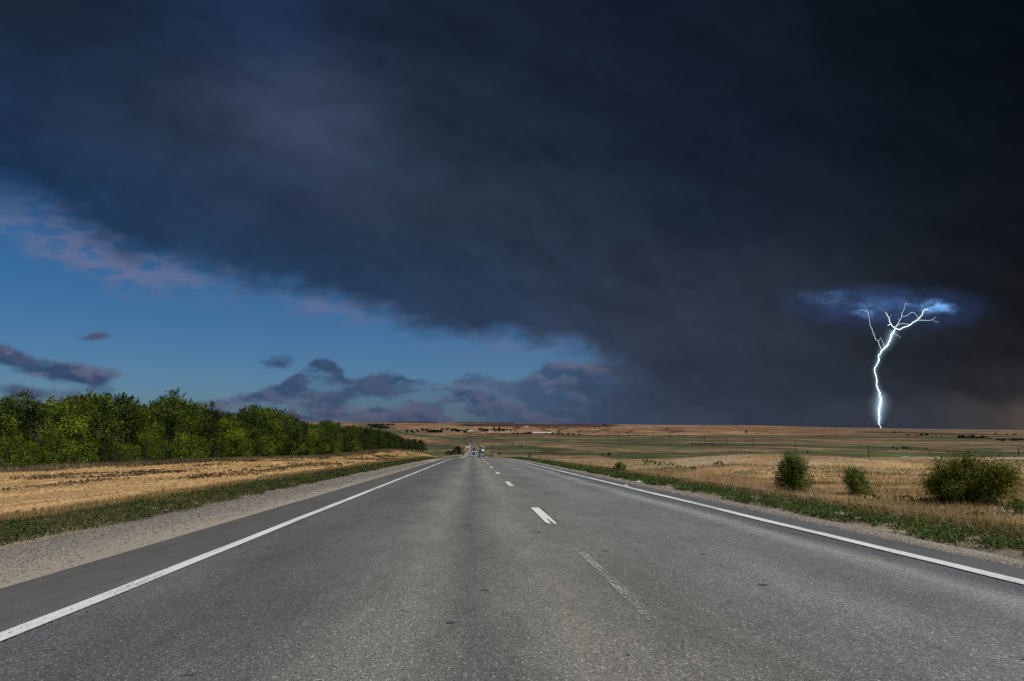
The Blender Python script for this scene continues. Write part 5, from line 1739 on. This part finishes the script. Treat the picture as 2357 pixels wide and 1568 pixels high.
def make_car(paint, lit, label, group=None):
    root = empty('car')
    body = [(-2.1, 0.28), (-2.15, 0.55), (-2.05, 0.74), (-1.15, 0.90), (1.55, 0.95), (2.1, 0.90), (2.15, 0.5), (2.08, 0.28)]
    MB().prism(body, -0.86, 0.86, [0.08, 0.05, 0.10, 0.05, 0.04, 0.08, 0.05, 0.08]).build('body', paint, root)
    cab = [(-1.12, 0.90), (-0.42, 1.40), (0.25, 1.46), (0.95, 1.40), (1.62, 0.95)]
    MB().prism(cab, -0.80, 0.80, [0.0, 0.16, 0.17, 0.16, 0.02]).build('roof', paint, root)
    MB()._add([(-0.72, -1.075, 0.96), (0.72, -1.075, 0.96), (0.58, -0.50, 1.37), (-0.58, -0.50, 1.37)], [(0, 1, 2, 3)]).build('windscreen', M_GLASS, root)
    MB()._add([(0.72, 1.58, 1.00), (-0.72, 1.58, 1.00), (-0.58, 1.02, 1.38), (0.58, 1.02, 1.38)], [(0, 1, 2, 3)]).build('rear_window', M_GLASS, root)
    for s in (-1, 1):
        q = [(s * 0.812, -0.85, 0.97), (s * 0.812, 1.35, 1.0), (s * 0.665, 0.88, 1.37), (s * 0.665, -0.40, 1.37)]
        MB()._add(q, [(0, 1, 2, 3)]).build('side_window', M_GLASS, root)
        MB().box(s * 0.62 - 0.17, s * 0.62 + 0.17, -2.155, -2.02, 0.58, 0.72, 0.02).build('headlight', M_HEAD if lit else M_LAMP, root)
        MB().box(s * 0.66 - 0.13, s * 0.66 + 0.13, 2.05, 2.15, 0.66, 0.84, 0.02).build('tail_light', M_REDL, root)
        MB().box(s * 0.93 - 0.09, s * 0.93 + 0.09, -0.85, -0.70, 0.92, 1.05, 0.02).build('wing_mirror', paint, root)
        for y in (-1.32, 1.30):
            wheel(s * 0.76, y, 0.31, 0.2, root, s)
    MB().box(-0.75, 0.75, -2.22, -2.10, 0.32, 0.52, 0.03).build('bumper', M_BLACK, root)
    MB().box(-0.75, 0.75, 2.10, 2.22, 0.32, 0.52, 0.03).build('bumper', M_BLACK, root)
    MB().box(-0.26, 0.26, -2.235, -2.222, 0.37, 0.48).build('number_plate', M_PLATE, root)
    MB().box(-0.26, 0.26, 2.222, 2.235, 0.37, 0.48).build('number_plate', M_PLATE, root)
    return tag(root, label, 'car', group)


def cab(root, paint, y0, lit=False, hgt=2.9):
    MB().prism([(y0, 0.55), (y0 - 0.05, 1.4), (y0 + 0.22, hgt), (y0 + 1.9, hgt), (y0 + 1.9, 0.55)], -1.2, 1.2, [0.03, 0.0, 0.10, 0.08, 0.0]).build('cab', paint, root)
    MB()._add([(-1.08, y0 - 0.055, 1.62), (1.08, y0 - 0.055, 1.62), (1.0, y0 + 0.17, hgt - 0.25), (-1.0, y0 + 0.17, hgt - 0.25)], [(0, 1, 2, 3)]).build('windscreen', M_GLASS, root)
    MB().box(-0.75, 0.75, y0 - 0.07, y0 + 0.02, 0.8, 1.3).build('grille', M_BLACK, root)
    MB().box(-1.22, 1.22, y0 - 0.14, y0 + 0.1, 0.4, 0.72, 0.03).build('bumper', M_BLACK, root)
    for s in (-1, 1):
        MB().box(s * 0.95 - 0.16, s * 0.95 + 0.16, y0 - 0.10, y0, 0.78, 0.98, 0.02).build('headlight', M_HEAD if lit else M_LAMP, root)
        MB().box(s * 1.36 - 0.10, s * 1.36 + 0.10, y0 + 0.1, y0 + 0.22, 1.7, 2.35, 0.02).build('wing_mirror', M_BLACK, root)
        MB()._add([(s * 1.205, y0 + 0.45, 1.6), (s * 1.205, y0 + 1.35, 1.6), (s * 1.15, y0 + 1.35, hgt - 0.35), (s * 1.16, y0 + 0.5, hgt - 0.35)], [(0, 1, 2, 3)]).build('side_window', M_GLASS, root)


def make_truck(paint, boxm, L, Hb, lit, label, group=None, name='lorry'):
    root = empty(name)
    y0 = -L / 2
    cab(root, paint, y0, lit)
    MB().box(-1.25, 1.25, y0 + 2.1, L / 2, 1.05, Hb, 0.04).build('cargo_box', boxm, root)
    MB().box(-0.45, 0.45, y0 + 0.4, L / 2 - 0.1, 0.62, 0.98).build('chassis', M_BLACK, root)
    MB().box(-1.2, 1.2, L / 2 - 0.1, L / 2 + 0.02, 0.5, 0.72, 0.02).build('rear_bumper', M_BLACK, root)
    for s in (-1, 1):
        MB().box(s * 1.0 - 0.16, s * 1.0 + 0.16, L / 2 - 0.02, L / 2 + 0.05, 0.78, 0.98, 0.01).build('tail_light', M_REDL, root)
        for y in (y0 + 1.0, L / 2 - 2.6, L / 2 - 1.4):
            wheel(s * 1.02, y, 0.5, 0.34, root, s)
    return tag(root, label, 'lorry', group)


def make_tanker(label):
    root = empty('tanker_lorry')
    L = 13.0; y0 = -L / 2
    cab(root, M_CARD, y0, False, 3.0)
    ys = y0 + 2.3
    prof = [(ys, 0.25), (ys + 0.12, 0.75), (ys + 0.4, 1.05), (ys + 0.9, 1.18), (L / 2 - 1.0, 1.18), (L / 2 - 0.5, 1.06), (L / 2 - 0.22, 0.78), (L / 2 - 0.10, 0.28)]
    tk = MB().lathe((0, 0, 2.30), 'y', prof, 36).build('tank', M_TANK, root, True)
    mb = MB()
    for y in np.linspace(ys + 1.2, L / 2 - 1.2, 5):
        mb.lathe((0, y, 2.30), 'y', [(-0.05, 1.185), (-0.05, 1.21), (0.05, 1.21), (0.05, 1.185)], 36)
    mb.build('band', M_GREYM, tk, True)
    mb = MB()
    for y in (-1.0, 1.5, 4.0):
        mb.lathe((0, y, 3.44), 'z', [(0, 0.3), (0.14, 0.3), (0.18, 0.2)], 16)
    mb.build('hatch', M_GREYM, tk)
    mb = MB()
    for s in (-0.22, 0.22):
        mb.tube([(s - 0.75, L / 2 - 0.02, 0.95), (s - 0.75, L / 2 - 0.05, 2.4), (s - 0.75, L / 2 - 0.9, 3.5)], 0.025, 6)
    for k in range(6):
        mb.tube([(-0.97, L / 2 - 0.03, 1.1 + 0.26 * k), (-0.53, L / 2 - 0.03, 1.1 + 0.26 * k)], 0.018, 5)
    mb.build('ladder', M_GREYM, tk)
    MB().box(-0.5, 0.5, y0 + 0.5, L / 2 - 0.2, 0.75, 1.05).build('chassis', M_BLACK, root)
    MB().box(-1.24, 1.24, L / 2 - 0.12, L / 2 + 0.06, 0.86, 1.14, 0.02).build('rear_bumper', M_WHITE, root)
    MB().box(-1.2, 1.2, L / 2 - 0.1, L / 2 + 0.02, 0.46, 0.82, 0.02).build('underrun_bar', M_BLACK, root)
    MB().box(-0.26, 0.26, L / 2 + 0.025, L / 2 + 0.04, 0.58, 0.70).build('number_plate', M_PLATE, root)
    for s in (-1, 1):
        MB().box(s * 1.02 - 0.17, s * 1.02 + 0.17, L / 2 + 0.063, L / 2 + 0.10, 0.90, 1.10, 0.01).build('tail_light', M_REDL, root)
        MB().box(s * 1.0 - 0.28, s * 1.0 + 0.28, L / 2 - 0.55, L / 2 - 0.52, 0.15, 0.85).build('mudflap', M_BLACK, root)
        MB().box(s * 1.0 - 0.3, s * 1.0 + 0.3, 1.6, L / 2 - 0.5, 1.08, 1.16).build('mudguard', M_BLACK, root)
        for y in (y0 + 1.1, 2.2, 3.5, 4.8):
            wheel(s * 1.0, y, 0.5, 0.42, root, s)
    return tag(root, label, 'tanker lorry')


def on_road(o, xp, Y, away):
    d = raydir(xp, 1000); X = d[0] / d[1] * Y
    dz = (float(road_z(X, Y + 2)) - float(road_z(X, Y - 2))) / 4.0
    o.location = (X, Y, float(road_z(X, Y)) + 0.03)
    o.rotation_euler = (0, 0, math.pi) if away else (0, 0, 0)
    if Y > 1500:
        hd = math.atan2(-(float(road_centre(Y + 20)) - float(road_centre(Y - 20))), 40.0)
        o.rotation_euler = (0, 0, (math.pi if away else 0) + hd)
    o.rotation_euler[0] = -math.atan(dz) if away else math.atan(dz)
    return o


on_road(make_tanker('silver tank lorry with black chassis driving away over the crest'), Q4(1412, 0)[0], 276, True)
on_road(make_car(M_CARB, True, 'dark blue oncoming car with its headlights on'), Q4(1066, 0)[0], 292, False)
bv = make_truck(M_CARW, M_WHITE, 7.0, 3.0, False, 'white box van following the dark blue car', name='box_van')
bv.scale = (0.72, 0.72, 0.72)
on_road(bv, Q4(1100, 0)[0], 330, False)
on_road(make_truck(M_RED, M_RED, 10.0, 3.5, False, 'dark red lorry coming down the straight behind the white van'), Q4(1085, 0)[0], 720, False)
on_road(make_truck(M_RED, M_CARD, 12.0, 3.8, False, 'dark red lorry at the far bend of the road'), Q4(920, 0)[0], 1380, False)
car_d = make_car(M_CARD, False, 'dark car in the far right lane ahead of the tanker', None)
on_road(car_d, Q4(1158, 0)[0], 760, True)
c2 = copy_tree(car_d); on_road(c2, Q4(1145, 0)[0], 1010, True); tag(c2, 'second dark car further ahead in the far right lane')
c3 = copy_tree(car_d); on_road(c3, Q4(1104, 0)[0], 1230, True); tag(c3, 'furthest dark car before the bend')
tw = make_truck(M_CARW, M_WHITE, 11.0, 3.6, False, 'white lorry on the far curve of the road below the village')


def far_road(o, Yf):
    X = float(road_centre(Yf)); o.location = (X, Yf, float(road_z(X, Yf)) + 1.0)
    o.rotation_euler = (0, 0, math.atan2(-(float(road_centre(Yf + 30)) - float(road_centre(Yf - 30))), 60.0))
    return o


far_road(tw, 2390)
t2 = copy_tree(tw); far_road(t2, 2330); tag(t2, 'white fronted lorry just ahead on the far curve')
t2.children[1].data = t2.children[1].data
for q in t2.children:
    if q.name.startswith('cargo_box'):
        q.data = q.data.copy(); q.data.materials[0] = M_CARD
c4 = copy_tree(car_d); far_road(c4, 1900); tag(c4, 'dark car on the far curve of the road')
c5 = make_car(M_CARW, False, 'white car on the far curve of the road'); far_road(c5, 2060)
t3 = copy_tree(tw); far_road(t3, 2820); tag(t3, 'furthest white lorry on the road near the village')

# litter by the road
M_LIT = plain('crumpled_plastic', (0.75, 0.76, 0.76), 0.5, var=0.1)


def litter(x, y, s, label, zz):
    rr = random.Random(int(x * 10))
    mb = MB()
    prof = [(-0.5 + 0.1 * k, 0.22 * (1 - abs(k - 5) / 6.5) * rr.uniform(0.6, 1.2)) for k in range(11)]
    mb.lathe((0, 0, 0.1), 'x', prof, 9)
    mb.v = [(a * s, b * s * 1.2, max(0, c) * s * rr.uniform(0.8, 1.2)) for a, b, c in mb.v]
    o = mb.build('crumpled_bag', M_LIT)
    o.location = (x, y, zz)
    return tag(o, label, 'litter')


x, y, z = at(*z5(1882, 945)); litter(x, y, 0.26, 'crumpled white plastic bag on the right verge', z + 0.03)
xp, yp = z5(1703, 1060); d = raydir(xp, yp); yy = 24.5; x = d[0] / d[1] * yy
litter(x, yy, 0.16, 'white scrap lying on the asphalt by the right edge line', float(road_z(x, yy)) + 0.02)

# pond
wm = mat('pond_water')
wm.bsdf.inputs['Base Color'].default_value = (0.20, 0.33, 0.42, 1)  # pale blue of a sky reflection put into the base colour
wm.bsdf.inputs['Roughness'].default_value = 0.35
wpts = [z7(*p) for p in ((955, 486), (985, 480), (1010, 476), (1040, 474), (1066, 475), (1058, 482), (1046, 489), (1020, 495), (985, 495))]
P_ = [at(a, b, 200.0) for a, b in wpts]
zw = max(p[2] for p in P_) + 0.6
tag(mesh('water', [(p[0], p[1], zw) for p in P_], [tuple(range(len(P_)))], wm.mat), 'small pale blue pond among reeds on the valley floor', kind='structure')

# ---------------------------------------------------------------- lightning
LY = 6900.0
zL = lambda x, y: ((2800 + x * 0.35714) / 1.5507, (1000 + y * 0.35714) / 1.5507)


def lpt(x, y, jy=0.0):
    a, b = zL(x, y)
    d = raydir(a, b)
    Yd = LY + jy
    return (d[0] / d[1] * Yd, Yd, EYE + d[2] / d[1] * Yd)


def jag(pts, amp, seed):
    """break each leg of the path into small kinks"""
    r = random.Random(seed); out_ = []
    for (xa, ya), (xb, yb) in zip(pts[:-1], pts[1:]):
        k = max(1, int(math.hypot(xb - xa, yb - ya) / 14))
        for i in range(k):
            t = i / k
            j = amp if i else 0
            out_.append((xa + (xb - xa) * t + r.uniform(-j, j), ya + (yb - ya) * t + r.uniform(-j, j)))
    return out_ + [pts[-1]]


def emitter(name, c, s):
    m = bpy.data.materials.new(name); m.use_nodes = True
    nt = m.node_tree; nt.nodes.clear()
    o = nt.nodes.new('ShaderNodeOutputMaterial'); e = nt.nodes.new('ShaderNodeEmission')
    e.inputs[0].default_value = tuple(c) + (1,); e.inputs[1].default_value = s
    nt.links.new(e.outputs[0], o.inputs[0])
    return m


def glow_air(name, c, s):
    m = bpy.data.materials.new(name); m.use_nodes = True
    nt = m.node_tree; nt.nodes.clear()
    o = nt.nodes.new('ShaderNodeOutputMaterial'); e = nt.nodes.new('ShaderNodeEmission')
    e.inputs[0].default_value = tuple(c) + (1,); e.inputs[1].default_value = s
    nt.links.new(e.outputs[0], o.inputs['Volume'])
    return m


M_BOLT = emitter('bolt_light', (0.86, 0.97, 1.0), 3.2)
M_BOLT2 = emitter('bolt_branch_light', (0.74, 0.91, 1.0), 2.0)
main = [(1105, 485), (1085, 530), (1065, 545), (1058, 600), (1040, 615), (1038, 645), (1015, 668), (990, 690), (968, 708), (960, 735), (937, 750), (940, 775), (948, 800), (930, 835), (912, 862), (898, 882), (903, 925), (915, 955), (922, 985), (925, 1020), (918, 1050), (932, 1085), (950, 1115), (957, 1130), (945, 1155), (962, 1170), (967, 1200), (957, 1240), (948, 1275), (943, 1310), (945, 1345), (955, 1378), (938, 1405), (945, 1440), (962, 1470), (968, 1492)]
bolt = empty('lightning_bolt', lpt(968, 1488))
b0 = Vector(bolt.location)
loc3 = lambda p: Vector(lpt(*p)) - b0
mp = jag(main, 2.0, 1)
rad_at = lambda y: float(np.interp(y, [485, 620, 880, 1100, 1160, 1290, 1380, 1490], [3.0, 2.7, 2.3, 2.3, 2.8, 2.6, 1.8, 1.2]))
MB().tube([loc3(p) for p in mp], [rad_at(p[1]) for p in mp], 7).build('channel', M_BOLT, bolt)
BR = [([(1105, 485), (1155, 495), (1190, 472), (1225, 465), (1260, 445), (1285, 420), (1330, 400), (1345, 380), (1375, 350), (1385, 310), (1410, 293), (1435, 290)], 6.6, 3.0, M_BOLT),
      ([(1105, 485), (1085, 465), (1065, 440), (1050, 415), (1045, 380), (1030, 355), (1018, 330), (1005, 318)], 5.4, 1.6, M_BOLT),
      ([(1065, 440), (1040, 450), (1030, 450)], 4.6, 2.4, M_BOLT),
      ([(1105, 485), (1125, 450), (1150, 410), (1170, 370), (1175, 330), (1195, 290), (1205, 255), (1210, 232)], 4.0, 1.3, M_BOLT2),
      ([(1098, 468), (1150, 440), (1180, 432), (1215, 440), (1250, 442)], 3.2, 2.2, M_BOLT2),
      ([(1175, 365), (1205, 362), (1240, 345), (1270, 322), (1300, 330), (1330, 365), (1340, 380)], 2.4, 2.0, M_BOLT2),
      ([(1335, 400), (1370, 402), (1440, 405), (1480, 395), (1510, 415), (1545, 425)], 3.4, 1.0, M_BOLT2),
      ([(1480, 395), (1500, 375), (1512, 368)], 1.6, 0.8, M_BOLT2),
      ([(968, 695), (955, 665), (945, 640), (940, 610), (915, 600), (895, 545), (880, 510), (875, 485), (855, 450), (853, 415), (845, 370), (838, 330), (815, 290)], 3.4, 1.5, M_BOLT2),
      ([(1003, 668), (985, 630), (975, 600), (962, 575)], 2.4, 1.0, M_BOLT2),
      ([(942, 610), (950, 592), (962, 575)], 1.4, 0.8, M_BOLT2),
      ([(1210, 232), (1228, 240), (1262, 236)], 1.4, 0.7, M_BOLT2),
      ([(838, 330), (822, 318), (790, 300), (745, 304)], 1.5, 0.7, M_BOLT2),
      ([(1045, 380), (1056, 362), (1066, 345)], 1.5, 0.7, M_BOLT2),
      ([(1410, 293), (1432, 302), (1470, 308)], 1.6, 0.7, M_BOLT2),
      ([(1150, 410), (1138, 392), (1140, 372)], 1.4, 0.7, M_BOLT2),
      ([(895, 545), (884, 540), (872, 548)], 1.2, 0.6, M_BOLT2),
      ([(1095, 530), (1120, 550), (1145, 560), (1158, 580)], 2.0, 0.7, M_BOLT2)]
for i, (pts, ra, rb, m) in enumerate(BR):
    q = jag(pts, 3.0, 10 + i)
    n_ = len(q)
    MB().tube([loc3(p) for p in q], [0.44 * (ra + (rb - ra) * k / (n_ - 1)) for k in range(n_)], 6).build('branch', m, bolt)


def smooth_path(pts, w):
    out_ = []
    for i in range(len(pts)):
        a, b = max(0, i - w), min(len(pts), i + w + 1)
        out_.append((sum(p[0] for p in pts[a:b]) / (b - a), sum(p[1] for p in pts[a:b]) / (b - a)))
    return out_


# lit rain and air around the channel: nested sheaths of faintly glowing air
def sheath(pts, prof, k, c, s, w=3):
    q = smooth_path(pts, w)[::2]
    mb = MB().tube([loc3(p) for p in q], [max(1.0, prof(p[1]) * k) for p in q], 12)
    mb.build('glow', glow_air('lit_air', c, s), bolt, True)


gp = lambda y: float(np.interp(y, [470, 520, 620, 760, 900, 1040, 1100, 1180, 1260, 1320, 1400, 1480], [40, 48, 42, 30, 26, 26, 34, 62, 66, 58, 44, 14]))
for k, s in ((0.14, 0.020), (0.22, 0.0105), (0.34, 0.0050), (0.50, 0.0026), (0.66, 0.0015), (0.88, 0.0009), (1.2, 0.00045), (1.6, 0.00022), (2.1, 0.00010)):
    sheath([p for p in mp if p[1] < 1485], gp, k, (0.55, 0.80, 1.0), s)
rb_ = jag(BR[0][0], 2.0, 90)
for k, s in ((0.25, 0.0045), (0.5, 0.0016), (0.9, 0.0006), (1.5, 0.0002)):
    sheath(rb_, lambda y: 26.0, k, (0.45, 0.75, 1.0), s, 2)
lb_ = jag(BR[1][0], 2.0, 91)
for k, s in ((0.25, 0.0040), (0.5, 0.0014), (0.9, 0.0005)):
    sheath(lb_, lambda y: 24.0, k, (0.45, 0.75, 1.0), s, 2)
tag(bolt, 'white forked lightning bolt striking the plain out of a blue lit cloud', 'lightning')
